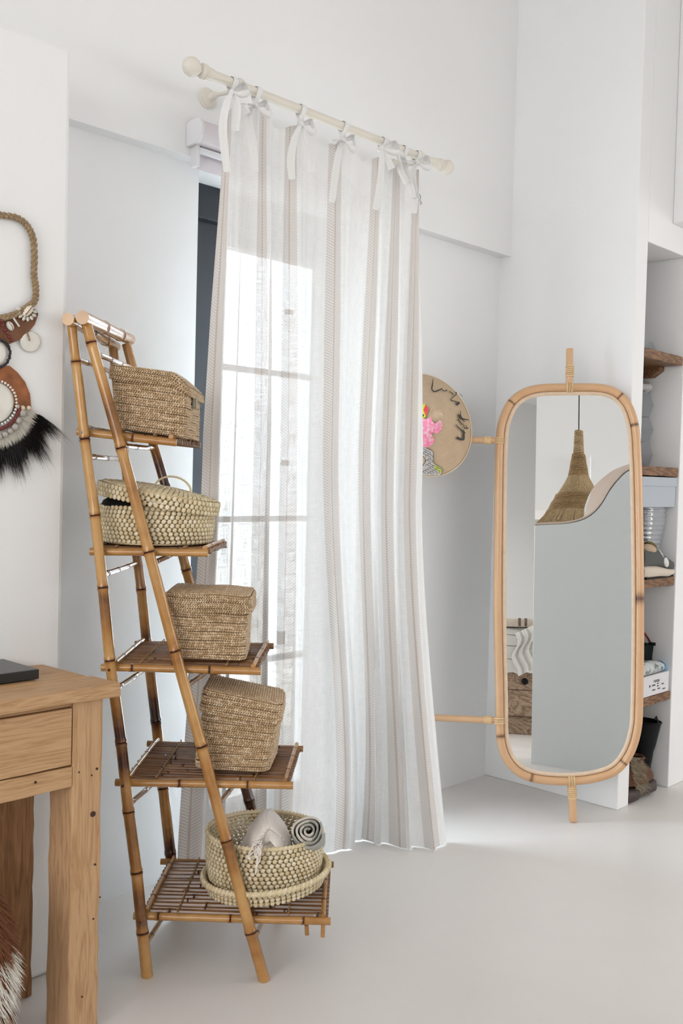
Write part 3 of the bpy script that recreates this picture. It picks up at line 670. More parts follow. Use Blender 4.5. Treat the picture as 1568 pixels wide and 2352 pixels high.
# textiles
M_scarf = plain('cream_scarf', (.90, .83, .77), .9, .04, 20, .3, sheen=.3)
M_greyband = plain('sage_grey_stripe', (.46, .46, .42), .9, .08, 30, .3); M_creamband = plain('towel_cream', (.78, .73, .66), .9, .05, 30, .3)
def catmull(pts, k=8, closed=False):
    pts = [np.asarray(p, float) for p in pts]; n = len(pts); Q = []
    for i in range(n if closed else n-1):
        g = (lambda j: pts[j % n]) if closed else (lambda j: pts[min(max(j, 0), n-1)])
        p0, p1, p2, p3 = g(i-1), g(i), g(i+1), g(i+2)
        for s in range(k):
            a = s/k; Q.append(.5*((2*p1)+(-p0+p2)*a+(2*p0-5*p1+4*p2-p3)*a*a+(-p0+3*p1-3*p2+p3)*a**3))
    if not closed: Q.append(pts[-1])
    return Q
YS = 2.60
sc_t = thing('folded_scarf', dep(615, 1990, YS), 'cream folded scarf with knotted fringe in the open palm basket', 'scarf')
sil = catmull([np.array([*p, 0.]) for p in [(553, 1950), (562, 1920), (578, 1890), (598, 1866), (612, 1860), (628, 1872), (648, 1893), (664, 1916), (670, 1940), (660, 1958), (630, 1966), (590, 1966)]], 8, True)
cx_, cy_ = 630, 1908; G = []
for i, q in enumerate(sil):
    fi = 2*PI*i/len(sil); row = []
    for k in range(29):
        rho = k/28; s_ = rho*6.2-fi-1.0; pf = abs(math.sin(s_*.5))**.55
        w = 1+.03*math.sin(i*.55)*rho+.05*math.sin(2*fi+3*rho)*rho*(1-rho)
        d_ = .075*math.sqrt(max(0, 1-rho**2.4))+.036*pf*min(1, rho*5)*(1-rho**6)+.003*math.sin(i*1.3+k*.8)*rho
        row.append(dep(cx_+(q[0]-cx_)*rho*w, cy_+(q[1]-cy_)*rho*w, YS)-FH*d_)
    for k in (.7, .3): row.append(dep(cx_+(q[0]-cx_)*k, cy_+(q[1]-cy_)*k, YS)+FH*.06)
    G.append(row)
mb = MB().grid(G, closed=True); mb.add([r_[-1] for r_ in G], [tuple(range(len(G)))]); obj('bundle', mb, M_scarf, sc_t, smooth='all')
fr_m = MB()
for k in range(16):
    x0_ = 590+rnd.uniform(-8, 14); y0_ = 1935+rnd.uniform(-6, 8); pts = [dep(x0_, y0_, YS-.125)]
    tx, ty = rnd.choice([(585, 1968), (570, 1975), (588, 2005), (596, 1962), (575, 1950), (590, 1985)])
    for q in range(1, 6):
        f = q/5; pts.append(dep(x0_+(tx-x0_)*f+rnd.uniform(-3, 3), y0_+(ty-y0_)*f+rnd.uniform(-3, 3)-8*math.sin(PI*f)*rnd.random(), YS-.13-.022*min(1, f*1.6)))
    fr_m.tube(catmull(pts, 3), .0016, 5)
for kx, ky in ((588, 1968), (573, 1972), (587, 1990)): fr_m.sph(dep(kx, ky, YS-.152), .004, 8, 6)
obj('fringe', fr_m, M_scarf, sc_t, kind='stuff')
tw = thing('rolled_towel', dep(706, 1985, YS), 'rolled grey and cream striped towel beside the scarf in the basket', 'towel')
YT = nrm(FH*.86-ZV*.5); cT = dep(708, 1908, YS-.06)+YT*.075; mbs = [MB(), MB()]
turns = 3.9; N_ = 170
def sp(a, y):
    f = a/(turns*2*PI); r = .0015+.0365*f
    wob = 1+.06*math.sin(3*a+.5)+.05*math.sin(2*a)
    return cT+RH*r*1.12*wob*math.cos(a+.5)+np.cross(RH, YT)*r*wob*(.98)*math.sin(a+.5)+YT*y
NB = 9
for b_ in range(NB):
    G = []
    for i in range(25):
        a = turns*2*PI*(b_+i/24)/NB; o0 = sp(a, 0)-cT; nn = nrm(o0); tk = .0056; ed = .003*math.sin(a*2.3)
        ring = [sp(a, -.075+ed), sp(a, -.078+ed)+nn*tk*.5, sp(a, -.075+ed)+nn*tk, sp(a, .06)+nn*tk, sp(a, .06), sp(a, -.075+ed)]
        G.append(ring)
    mbs[b_ % 2].grid(G)
obj('grey_band', mbs[0], M_greyband, tw, smooth=60); obj('cream_band', mbs[1], M_creamband, tw, smooth=60)

# ------------------------------------------------------------------ mirror
PHI, LEAN, RL = math.radians(6), math.radians(5.3), math.radians(1.35)
E1 = nrm(RH*math.cos(PHI)-FH*math.sin(PHI)); BK = nrm(FH*math.cos(PHI)+RH*math.sin(PHI))
E2 = nrm(ZV*math.cos(LEAN)+BK*math.sin(LEAN)); MN = nrm(np.cross(E1, E2))
if MN @ FH > 0: MN = -MN
E1, E2 = E1*math.cos(RL)+E2*math.sin(RL), E2*math.cos(RL)-E1*math.sin(RL)
M0 = onp(1315, 1888, 2, 0.0)+FH*.0
def mp(px, py, off=0.0):      # image point -> point on the mirror plane
    d = ray(px, py); t = ((M0+MN*off-CAM) @ MN)/(d @ MN); return CAM+d*t
def ref(px, py, dist):        # image point seen in the glass -> point in the room that is reflected there
    d = nrm(ray(px, py)); p = mp(px, py); r = d-2*(d @ MN)*MN; return p+r*dist
mir = thing('rattan_mirror', M0, 'tall rounded rattan floor mirror with pole ends leaning in the corner', 'mirror')
outl = [(1307, 890), (1390, 893), (1432, 918), (1455, 968), (1463, 1050), (1467, 1200), (1469, 1400), (1467, 1600), (1462, 1680), (1440, 1740), (1398, 1778), (1312, 1794), (1220, 1786), (1172, 1755), (1150, 1700), (1147, 1600), (1143, 1400), (1144, 1200), (1147, 1020), (1157, 958), (1182, 916), (1228, 894)]
oc = catmull([mp(*p) for p in outl], 8, True); ctr_m = mp(1307, 1340)
mb = MB().loop(oc, .0160, 12, att=.12)
att = mb.a[0]; n_o = len(oc)
for kk in (14, 25, 47, 74, 96, 113, 158):
    for i in (kk,):
        for j in range(12): att[(i % n_o)*12+j] = .75
obj('frame', mb, M_rattan, mir, smooth='all')
inn = [p+(ctr_m-p)*0 for p in oc]; ic = []
for i, p in enumerate(oc):
    tn = nrm(oc[(i+1) % n_o]-oc[i-1]); nn = nrm(np.cross(tn, MN)); nn = nn if nn @ (ctr_m-p) > 0 else -nn
    ic.append(p+nn*.0235)
obj('inner_frame', MB().loop(ic, .0085, 10), M_core, mir, smooth='all')
g = MB(); gp = [p+MN*.003 for p in ic]; g.add([ctr_m+MN*.003]+gp, [(0, i+1, (i+1) % n_o+1) for i in range(n_o)]); 
gb = [p-MN*.004 for p in ic]; g.add([ctr_m-MN*.004]+gb, [(0, i+1, (i+1) % n_o+1) for i in range(n_o)])
obj('mirror_glass', g, M_mirror, mir, smooth=False)
def pole(a, b, r, nm, end=True):
    A_, B_ = mp(*a), mp(*b); obj(nm, MB().tube([A_, A_+(B_-A_)*.5, A_+(B_-A_)*.97, B_], [r, r, r, r*.92], 14, att=.02), M_rattan, mir)
pole((1307, 890), (1308, 801), .0135, 'upper_pole'); pole((1312, 1792), (1316, 1887), .0145, 'foot_pole')
pole((1146, 1012), (985, 1008), .0125, 'side_pole'); pole((1146, 1655), (925, 1645), .0125, 'side_pole')
for c, along, r in (((1308, 866), (1308, 840), .0150), ((1313, 1808), (1314, 1835), .0158), ((1127, 1012), (1112, 1011), .0145), ((1128, 1654), (1112, 1653), .0145)):
    A_, B_ = mp(*c), mp(*along); bm_ = MB(); n_ = 6
    for k in range(n_):
        p = A_+(B_-A_)*k/n_; d = nrm(B_-A_); bm_.lathe(p, d, [(0, r-.002), (.001, r+.0012), (.0035, r+.0018), (.006, r+.0012), (.007, r-.002)], 16)
    obj('binding', bm_, M_bind, mir)
for c, dr in (((1307, 890), E2), ((1312, 1794), E2), ((1146, 1012), E1), ((1146, 1655), E1)):
    p = mp(*c); perp = E1 if dr is E2 else E2; bm_ = MB()
    for k in (-1, 0, 1):
        q = p+perp*k*.0085
        pts = [q+dr*.017*math.cos(a)+MN*.0185*math.sin(a) for a in np.linspace(-.1, PI+.1, 12)]
        bm_.tube(pts, .0042, 6)
    obj('wrap', bm_, M_bind, mir)

# ------------------------------------------------------------------ conical hat
M_hat = NT('woven_palm_hat').set(rough=.5, spec=.35)
M_hat.l(M_hat.ramp(M_hat.noise(18), [(.3, (.60, .44, .285)), (.7, (.67, .51, .35))]), M_hat.b.inputs['Base Color']); M_hat = M_hat.m
hc = dep(977, 975, 3.775); hn = nrm(RH*math.sin(math.radians(24))*1.0-FH*math.cos(math.radians(24))+ZV*.25); HR, HH = .201, .145
apex = hc+hn*HH; hu = nrm(np.cross([0, 0, 1], hn)); hv = np.cross(hn, hu)
hat = thing('conical_hat', hc-ZV*HR, 'conical palm hat with black lettering and pink blossom painting beside the curtain', 'hat')
prof = []
NR = 24
for k in range(NR*5+1):
    t = k/(NR*5); prof.append((HH*(1-t)-0, max(.0008, HR*t)+0.0))
mb = MB(); th_ = []
for h_, r_ in prof:
    th_.append((h_+.0012*abs(math.sin(PI*r_/HR*NR)), r_))
mb.lathe(hc, hn, [(a-.004, max(b-.004, .0005)) for a, b in th_[::-1]], 72); mb.f = [f for f in mb.f if len(f) < 10]; mb.m = mb.m[:len(mb.f)]
obj('outer_cone', mb, M_hat, hat, smooth='all')
ringm = MB()
for k in range(1, NR+1):
    t = (k)/(NR+.2); r_ = HR*t; pts = [hc+hn*(HH*(1-t)-.0025)+hu*r_*math.cos(a)+hv*r_*math.sin(a) for a in np.linspace(0, 2*PI, 72, endpoint=False)]; ringm.loop(pts, 0.0006 if k < NR else .0028, 5)
obj('hoops', ringm, plain('pale_hoop', (.74, .60, .43), .5), hat)
def hatp(px, py, off=.001):
    d = nrm(ray(px, py)); lo, hi = 2.5, 5.0
    def g_(t):
        q = CAM+d*t-hc; h = q @ hn; r = np.linalg.norm(q-h*hn); return h-HH*(1-r/HR)-off   # >0 outside
    # march
    t = 3.2
    while t < 4.6 and g_(t) > 0: t += .004
    lo, hi = t-.004, t
    for _ in range(25):
        m_ = (lo+hi)/2
        if g_(m_) > 0: lo = m_
        else: hi = m_
    return CAM+d*lo
def hx_(x, y): return (920+x/6.03, 820+y/6.03)   # from a 6x enlargement of the hat
M_ink = plain('black_ink', (.01, .01, .01), .5)
ink = MB()
def stroke(pts, ws):
    Q = catmull([np.array([*p, 0.]) for p in pts], 5); n_ = len(Q); ws = np.interp(np.linspace(0, 1, n_), np.linspace(0, 1, len(ws)), ws); G = []
    for i, q in enumerate(Q):
        t_ = Q[min(i+1, n_-1)]-Q[max(i-1, 0)]; nn = nrm([-t_[1], t_[0], 0])*ws[i]*.68
        G.append([hatp(*hx_(q[0]+nn[0]*c, q[1]+nn[1]*c), .0016) for c in (-1, 0, 1)])
    ink.grid(G)
stroke([(450, 300), (438, 390), (430, 440), (460, 478), (510, 465), (575, 435)], [4, 12, 12, 10, 14, 8])
stroke([(575, 435), (580, 460), (620, 470), (635, 450), (640, 475)], [6, 7, 8, 7, 5]); stroke([(670, 465), (690, 490), (680, 480), (720, 505), (715, 525)], [5, 8, 6, 10, 8])
stroke([(768, 485), (765, 520), (700, 575), (700, 600), (760, 615), (812, 640)], [14, 9, 7, 8, 8, 10]); stroke([(815, 628), (770, 662)], [22, 26])
stroke([(830, 745), (830, 800), (850, 850), (860, 880)], [5, 8, 9, 6]); stroke([(790, 790), (815, 815), (830, 850), (945, 870)], [4, 26, 14, 6])
stroke([(785, 865), (800, 870), (845, 930), (850, 950)], [8, 9, 9, 5]); stroke([(770, 930), (790, 965), (860, 1030), (875, 1080), (865, 1150)], [5, 10, 14, 18, 24]); stroke([(775, 1115), (820, 1135), (868, 1148)], [30, 22, 16])
stroke([(870, 920), (880, 980), (920, 985), (900, 940)], [5, 9, 8, 5]); stroke([(865, 1010), (895, 1060)], [10, 8]); stroke([(925, 980), (930, 992)], [12, 12]); stroke([(855, 870), (890, 900)], [6, 6])
stroke([(810, 500), (855, 545)], [4, 6])
obj('lettering', ink, M_ink, hat, smooth=False)
def hpoly(pts, sub, mat, nm, off):
    P = [np.array(p, float) for p in pts]; c = sum(P)/len(P); m_ = MB(); E = []
    for i in range(len(P)):
        for s in range(sub): E.append(P[i]+(P[(i+1) % len(P)]-P[i])*s/sub)
    rings_ = [[hatp(*hx_(*(c+(e-c)*f)), off) for f in (0.02, .34, .67, 1)] for e in E]; m_.grid(rings_, closed=True)
    m_.add([r[0] for r in rings_], [tuple(range(len(rings_)))]); obj(nm, m_, mat, hat, smooth=False)
hpoly([(200, 660), (345, 655), (310, 735), (350, 825), (300, 858), (200, 850)], 3, plain('paint_yellow', (.72, .80, .02), .5), 'painted_house', .0014)
hpoly([(345, 655), (385, 715), (352, 825), (312, 735)], 3, plain('paint_red', (.80, .07, .08), .5), 'painted_roof', .0017)
hpoly([(285, 800), (305, 788), (325, 800), (310, 828), (285, 852)], 2, M_ink, 'painted_door', .0019)
M_pink = NT('paint_pink').set(rough=.6); M_pink.l(M_pink.ramp(M_pink.noise(90, detail=4), [(.35, (.95, .20, .38)), (.5, (.95, .32, .48)), (.62, (.88, .62, .62))]), M_pink.b.inputs['Base Color']); M_pink = M_pink.m
import itertools
bl_pts = [(240, 880), (300, 850), (360, 860), (415, 835), (440, 900), (500, 910), (545, 870), (575, 930), (560, 1010), (500, 1060), (430, 1050), (410, 1100), (470, 1160), (420, 1220), (350, 1255), (290, 1230), (230, 1200), (230, 1000)]
hpoly([tuple(q[:2]) for q in catmull([np.array([*p, 0.]) for p in bl_pts], 3, True)], 1, M_pink, 'painted_blossom', .0022)
M_br = plain('paint_grey_brick', (.62, .58, .55), .6); M_bg = plain('paint_lime_brick', (.62, .70, .16), .6)
hpoly([(200, 1235), (300, 1240), (445, 1310), (460, 1470), (585, 1550), (550, 1640), (440, 1640), (280, 1640), (200, 1640)], 2, M_br, 'painted_bridge', .0010)
hpoly([(455, 1490), (585, 1552), (555, 1615), (465, 1545)], 2, M_bg, 'painted_bricks', .0014)
hpoly([(200, 1370), (290, 1365), (330, 1400), (335, 1450), (300, 1510), (200, 1530)], 2, M_hat, 'painted_arch', .0014)
ink = MB()
for k in range(12):
    yy = 1262+k*32
    for x0_ in range(290, 560, 62):
        xa = x0_+(31 if k % 2 else 0)
        def ok(x, y): return (x > 285 and y < 1640-(x-285)*.02 and ((x < 450 and y > 1240+(x-290)*.45) or (x >= 450 and y > 1470+(x-450)*.62)) and not (x < 340 and 1360 < y < 1520) and x < 585-(y-1550)*.4)
        ya = yy+(xa-290)*.5
        if ok(xa, ya) and ok(xa+55, ya+27): stroke([(xa, ya), (xa+30, ya+15), (xa+62, ya+31)], [4, 4, 4])
        if ok(xa, ya) and ok(xa-8, ya+28): stroke([(xa, ya), (xa-8, ya+30)], [4, 4])
stroke([(290, 1365), (330, 1400), (338, 1450), (300, 1512)], [6, 6, 6, 6]); stroke([(300, 1240), (445, 1310), (460, 1470), (585, 1550), (550, 1640)], [4, 4, 4, 4, 4])
obj('brick_lines', ink, M_ink, hat, smooth=False)
# ------------------------------------------------------------------ desk
ZD = .782; ZD2 = ZD-.030
xR = -2.252; yFr = -.592; yBk = -.28
desk = thing('wooden_desk', (-2.7, (yFr+yBk)/2, 0), 'pale reclaimed teak desk with a drawer against the pilaster', 'desk')
def rough_box(a, b, amp=.0015, nx=14, ax=0):
    """a board with slightly uneven edges along one axis"""
    mb = MB(); a, b = np.array(a, float), np.array(b, float); o = [k for k in range(3) if k != ax]; rings_ = []
    for i in range(nx+1):
        t = i/nx; c = a+(b-a)*t; ring = []
        for (u, v) in ((0, 0), (1, 0), (1, 1), (0, 1)):
            p = np.zeros(3); p[ax] = c[ax]; p[o[0]] = (a if u == 0 else b)[o[0]]+rnd.uniform(-amp, amp); p[o[1]] = (a if v == 0 else b)[o[1]]+rnd.uniform(-amp, amp); ring.append(p)
        rings_.append(ring)
    vs = [p for r in rings_ for p in r]; fs = [(i*4+k, i*4+(k+1) % 4, (i+1)*4+(k+1) % 4, (i+1)*4+k) for i in range(nx) for k in range(4)]+[(3, 2, 1, 0), (nx*4, nx*4+1, nx*4+2, nx*4+3)]
    return mb.add(vs, fs)
xLd = -3.25
seam = (yFr+yBk)/2-.035
obj('top_plank', rough_box((xLd, yFr, ZD2), (xR, seam-.001, ZD), .002), M_deskx, desk, smooth=False, bevel=.004)
obj('top_plank', rough_box((xLd, seam+.001, ZD2), (xR-.012, yBk+.001, ZD-.001), .0015), M_deskx, desk, smooth=False, bevel=.004)
lx1 = onp(234, 1800, 1, yFr+.02)[0]; lx0 = onp(168, 1700, 1, yFr+.02)[0]
obj('leg', rough_box((lx0, yFr+.02, 0), (lx1, yFr+.115, ZD2), .0018, 20, 2), M_deskz, desk, smooth=False, bevel=.004)
rx1 = onp(74, 2200, 1, -.345)[0]
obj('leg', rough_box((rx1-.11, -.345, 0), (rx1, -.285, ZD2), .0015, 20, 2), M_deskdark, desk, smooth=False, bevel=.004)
obj('leg', rough_box((xLd+.04, yFr+.02, 0), (xLd+.13, yFr+.115, ZD2), .0015, 20, 2), M_deskz, desk, smooth=False, bevel=.004)
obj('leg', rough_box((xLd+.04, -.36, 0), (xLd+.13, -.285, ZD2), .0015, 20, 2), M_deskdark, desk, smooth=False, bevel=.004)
zdt, zdb = onp(160, 1628, 1, yFr+.02)[2], onp(160, 1762, 1, yFr+.02)[2]; zrb = onp(150, 1812, 1, yFr+.02)[2]
obj('top_rail', MB().box((xLd+.13, yFr+.03, zdt+.002), (lx0, yFr+.05, ZD2)), M_deskx, desk, smooth=False)
dr = obj('drawer', rough_box((xLd+.134, yFr+.022, zdb+.003), (lx0-.002, yFr+.045, zdt), .0006), M_deskx, desk, smooth=False, bevel=.002)
obj('drawer_knob', MB().lathe((xLd+.45, yFr+.022, (zdt+zdb)/2), (0, -1, 0), [(0, .008), (.012, .008), (.018, .014), (.026, .012), (.028, .003)], 16), M_deskdark, dr)
obj('bottom_rail', rough_box((xLd+.13, yFr+.021, zrb), (lx0+.0, yFr+.05, zdb), .001), M_deskx, desk, smooth=False, bevel=.002)
obj('side_rail', MB().box((lx0+.02, yFr+.115, zrb+.01), (lx0+.045, -.345, ZD2)), M_deskz, desk, smooth=False)
kn = MB()
for px, py, r in ((214, 1870, .0065), (223, 1766, .003), (182, 1774, .002), (219, 1986, .0025), (215, 2111, .002), (230, 2061, .0018), (147, 2093, .0018), (211, 1781, .002), (189, 2290, .002), (153, 1889, .0015)):
    if px < 165: continue
    kn.lathe(onp(px, py, 1, yFr+.0185), (0, 1, 0), [(0, r), (.002, r*.9)], 10)
kn.lathe(onp(82, 1797, 1, yFr+.0195), (0, 1, 0), [(0, .003), (.002, .003)], 10)
obj('knot_holes', kn, plain('knot_dark', (.05, .022, .012), .8), desk)
# black case on the desk
c1 = onp(90, 1560, 2, ZD+.001); y0c = max(c1[1], yFr+.03)
obj('black_case', MB().box((c1[0]-.33, y0c, ZD+.002), (c1[0], min(y0c+.24, yBk-.004), ZD+.024)), plain('black_lacquer', (.022, .025, .026), .28), smooth=False, bevel=.002, label='flat glossy black case lying on the desk top', category='case')
# hide covered pouf at the left edge
pc = dep(-95, 2150, 2.05); pc[2] = .21
pf = thing('hide_pouf', (pc[0], pc[1], 0), 'brown and white furry hide pouf at the left edge under the desk', 'pouf')
mb = MB().ell(pc, RH*.108, FH*.10, ZV*.205, 24, 14); M_fb = plain('hide_brown', (.20, .075, .03), .9); obj('hide_body', mb, M_fb, pf, smooth='all')
M_fw = plain('hair_white', (.82, .78, .70), .7); M_fc = plain('hair_cream', (.70, .55, .30), .7)
hb, hw_, hcr = MB(), MB(), MB()
def strand(mb, p, d, ln, w, g=.3, seg=4):
    p = np.array(p); d = nrm(d); pts = []
    for k in range(seg+1):
        pts.append(p.copy()); p = p+d*ln/seg; d = nrm(d-ZV*g/seg)
    mb.tube(pts, [w*(1-.9*k/seg) for k in range(seg+1)], 3, False)
for k in range(3000):
    a = rnd.uniform(-2.4, .9); z = rnd.uniform(-.98, 1); c = math.sqrt(1-z*z)
    n_ = RH*math.cos(a)*c+FH*math.sin(a)*c+ZV*z; p = pc+RH*.108*math.cos(a)*c+FH*.10*math.sin(a)*c+ZV*.205*z
    zz_ = p[2]; tgt = hb if zz_ > .25 or zz_ < .14 else hw_
    if zz_ < .12 and abs(a) < .5: tgt = hcr
    strand(tgt, p, n_*.7-ZV*.8+RH*rnd.uniform(-.3, .3), rnd.uniform(.02, .045), .0012)
obj('brown_hair', hb, M_fb, pf, kind='stuff'); obj('white_hair', hw_, M_fw, pf, kind='stuff'); obj('cream_hair', hcr, M_fc, pf, kind='stuff')

# ------------------------------------------------------------------ necklace on the pilaster
YP = -.276
def np_(px, py, off=.006): return onp(px, py, 1, YP-off)
nk = thing('ornamental_necklace', np_(20, 900, 0), 'tribal necklace of woven cord, shells, beads and dark fur hung on the pilaster', 'necklace')
M_cord = plain('jute_cord', (.34, .24, .14), .9, .2, 80, .3)
cp = [(-50, 500), (-20, 490), (2, 494), (38, 500), (62, 518), (76, 548), (79, 590), (78, 630), (82, 660), (80, 690), (62, 706), (35, 722), (5, 730), (-14, 731)]
cp = cp[2:]; cp = [(-14, 491)]+cp; cp = cp+[(-28-x, y) for x, y in cp[::-1][1:]]
cc = catmull([np_(*p, .010) for p in cp], 12)
mb = MB(); n_ = len(cc)
for s_ in range(3):
    pts = []
    for i, p in enumerate(cc):
        t_ = nrm(cc[min(i+1, n_-1)]-cc[max(i-1, 0)]); a = i*.55+s_*2*PI/3; b_ = np.cross(t_, [0, 1, 0]); pts.append(p+b_*.0042*math.cos(a)+np.array([0, 1, 0])*.0036*math.sin(2*a))
    mb.tube(pts, .0040, 7)
obj('cord', mb, M_cord, nk)
M_leath = plain('brown_leather', (.20, .085, .04), .7, .25, 25, .4); off3 = np.array([0, .004, 0])
mir_ = lambda P: P+[(-28-x, y) for x, y in P[::-1]]
bib = [(85, 712), (88, 722), (80, 745), (60, 770), (40, 783), (22, 790), (18, 800)]
bib = mir_([(-13, 735), (10, 732), (45, 722), (70, 708)]+bib+[(-13, 800)])
obj('bib', MB().poly([np_(*p, .007) for p in bib], off3), M_leath, nk, smooth=False)
hd = [(22, 840), (40, 855), (58, 878), (69, 905), (72, 938), (60, 945), (30, 940), (-13, 960)]
hd = mir_([(-13, 840)]+hd)
obj('hide_disc', MB().poly([np_(*p, .006) for p in hd], off3), plain('russet_hide', (.30, .10, .03), .6, .35, 40, .6), nk, smooth=False)
M_shell = plain('shell_white', (.80, .77, .70), .3, .06, 40); M_cow = plain('cowrie', (.80, .72, .60), .25, .12, 60)
yv = np.array([0, -1.0, 0])
def disc(px, py, rpx, nm, mat, off=.010, tk=.004, asp=1.0):
    c = np_(px, py, off); ex = (np_(px+rpx, py, off)-c); ez = (np_(px, py-rpx*asp, off)-c); obj(nm, MB().ell(c, ex, ez, yv*tk, 28, 8), mat, nk, smooth='all')
disc(70, 785, 24, 'shell_disc', M_shell, .006, .0025); disc(-12, 812, 31, 'shell_disc', M_shell, .012, .004, 1.0); disc(-14, 925, 47, 'shell_disc', M_shell, .012, .005, 1.05)
obj('cord_knot', MB().tube([np_(62, 762, .010), np_(66, 774, .011), np_(68, 783, .011)], .0018, 6), M_cord, nk)
def cow(px, py, r, ang, mat=M_cow):
    c = np_(px, py, .013); a = math.radians(ang); d1 = (np_(px+r*math.cos(a), py-r*math.sin(a), .013)-c); d2 = (np_(px-r*.62*math.sin(a), py-r*.62*math.cos(a), .013)-c)
    sh_ = obj('cowrie_shell', MB().ell(c, d1, d2, yv*np.linalg.norm(d2)*.8, 14, 8), mat, nk, smooth='all')
    obj('shell_slit', MB().tube([c-d1*.8+yv*np.linalg.norm(d2)*.55, c+d2*.08+yv*np.linalg.norm(d2)*.82, c+d1*.8+yv*np.linalg.norm(d2)*.55], np.linalg.norm(d2)*.1, 5), M_leath, sh_)
cow(64, 714, 16, 50)
for a in (-5, -32, -58, -85, -112, -140, -165, 168): cow(62+19*math.cos(math.radians(a))*1.0, 714-19*math.sin(math.radians(a)), 6.0, a, M_shell)
cow(23, 749, 12, -60, M_shell)
obj('bone_bar', MB().tube([np_(29, 728, .012), np_(44, 750, .012)], .0024, 8), M_shell, nk)
M_red = plain('red_bead', (.16, .02, .02), .3); M_gb = plain('grey_bead', (.45, .42, .38), .4); M_wb = plain('bone_bead', (.72, .60, .42), .35); M_bb = plain('black_bead', (.015, .014, .022), .3)
def bead(px, py, r, mat, off=.019): c = np_(px, py, off); rr_ = r*np.linalg.norm(np_(px, py-1, off)-c); obj('bead', MB().sph(c, rr_, 10, 7), mat, nk, smooth='all')
for px, py in ((2, 737), (5, 747), (10, 758), (15, 765), (21, 774), (27, 782), (-4, 738)): bead(px, py, 4.6, M_red)
for k in range(40):
    a = 2*PI*k/40; bead(-12+35*math.cos(a)+rnd.uniform(-1, 1), 812-34*math.sin(a), 3.6, M_bb)
for k in range(42): 
    a = 2*PI*k/42; bead(-14+52*math.cos(a), 925-52*math.sin(a), 3.0, M_shell)
for k in range(31):
    a = -2.96+2.78*k/30; bead(-14+60*math.cos(a), 925-62*math.sin(a), 4.4, M_red)
for px, py, r in ((52, 949, 8.5), (43, 966, 8), (34, 981, 8.5), (23, 990, 7), (11, 998, 7.5), (-2, 1003, 7)): bead(px, py, r, M_gb)
bead(41, 934, 5, M_gb); bead(52, 937, 6, M_wb); bead(66, 937, 5.5, M_wb)
hwm, hbm = MB(), MB()
ppx = np.linalg.norm(np_(40, 1000)-np_(40, 1001))
for k in range(2700):
    a = rnd.uniform(-3.04, -.10); r0 = rnd.uniform(60, 78); px, py = -14+r0*1.0*math.cos(a), 930-r0*math.sin(a)
    p = np_(px, py, rnd.uniform(.007, .014)); q = np_(px+10*math.cos(a), py-10*math.sin(a)*1.0+2, .015); strand(hwm, p, q-p, ppx*rnd.uniform(18, 30), .0009, .25, 3)
for k in range(3300):
    a = rnd.uniform(-2.92, -.22); r0 = rnd.uniform(90, 106); px, py = -14+r0*math.cos(a), 928-r0*math.sin(a)
    p = np_(px, py, rnd.uniform(.006, .016)); q = np_(px+10*math.cos(a+rnd.uniform(-.12, .12)), py-10*math.sin(a)+3, .01+rnd.uniform(-.001, .001))
    clump = .6+.5*abs(math.sin(a*7)); strand(hbm, p, q-p, ppx*rnd.uniform(35, 92)*clump*(1.35 if rnd.random() < .08 else 1), .0006, .55, 4)
obj('white_fur', hwm, M_fw, nk, kind='stuff'); obj('black_hair', hbm, plain('black_hair', (.012, .010, .010), .5), nk, kind='stuff')

# ------------------------------------------------------------------ niche: boards and their contents
yFn = -.620
SHZ = []
for k, (zt_, yf, lab) in enumerate(((1.79, -.621, 'uppermost brown wooden board in the niche, above eye level'), (1.333, yFn, 'second brown wooden board in the niche, holding clear cases'), (.885, yFn, 'third brown wooden board in the niche, under the sneaker'), (.408, yFn, 'lowest brown wooden board in the niche, under the white printed box'))):
    o = obj('niche_board', rough_box((.092, yf, zt_-.037), (.427, -.045, zt_), .0015, 10, 0), M_shelf, smooth=False, bevel=.003, label=lab, category='shelf', group='boards in the wall niche'); SHZ.append(zt_)
pr = [(-.33, 1.752), (-.045, 1.752), (-.045, 1.70), (-.49, 1.70), (-.54, 1.72), (-.54, 1.752)]
obj('board_batten', extr(sorted(pr, key=lambda p: 0) and [(-.54, 1.752), (-.045, 1.752), (-.045, 1.708), (-.50, 1.708), (-.54, 1.735)], .385, .428), M_shelf, smooth=False, label='dark wooden batten carrying the uppermost niche board', category='batten')
def fp(px, py, y): return onp(px, py, 1, y)
XW = .424
def yw_(px, py, x=XW): return onp(px, py, 0, x)[1]
M_gin = plain('grey_contents', (.25, .28, .31), .7); M_pal = plain('pale_contents', (.62, .60, .58), .7)
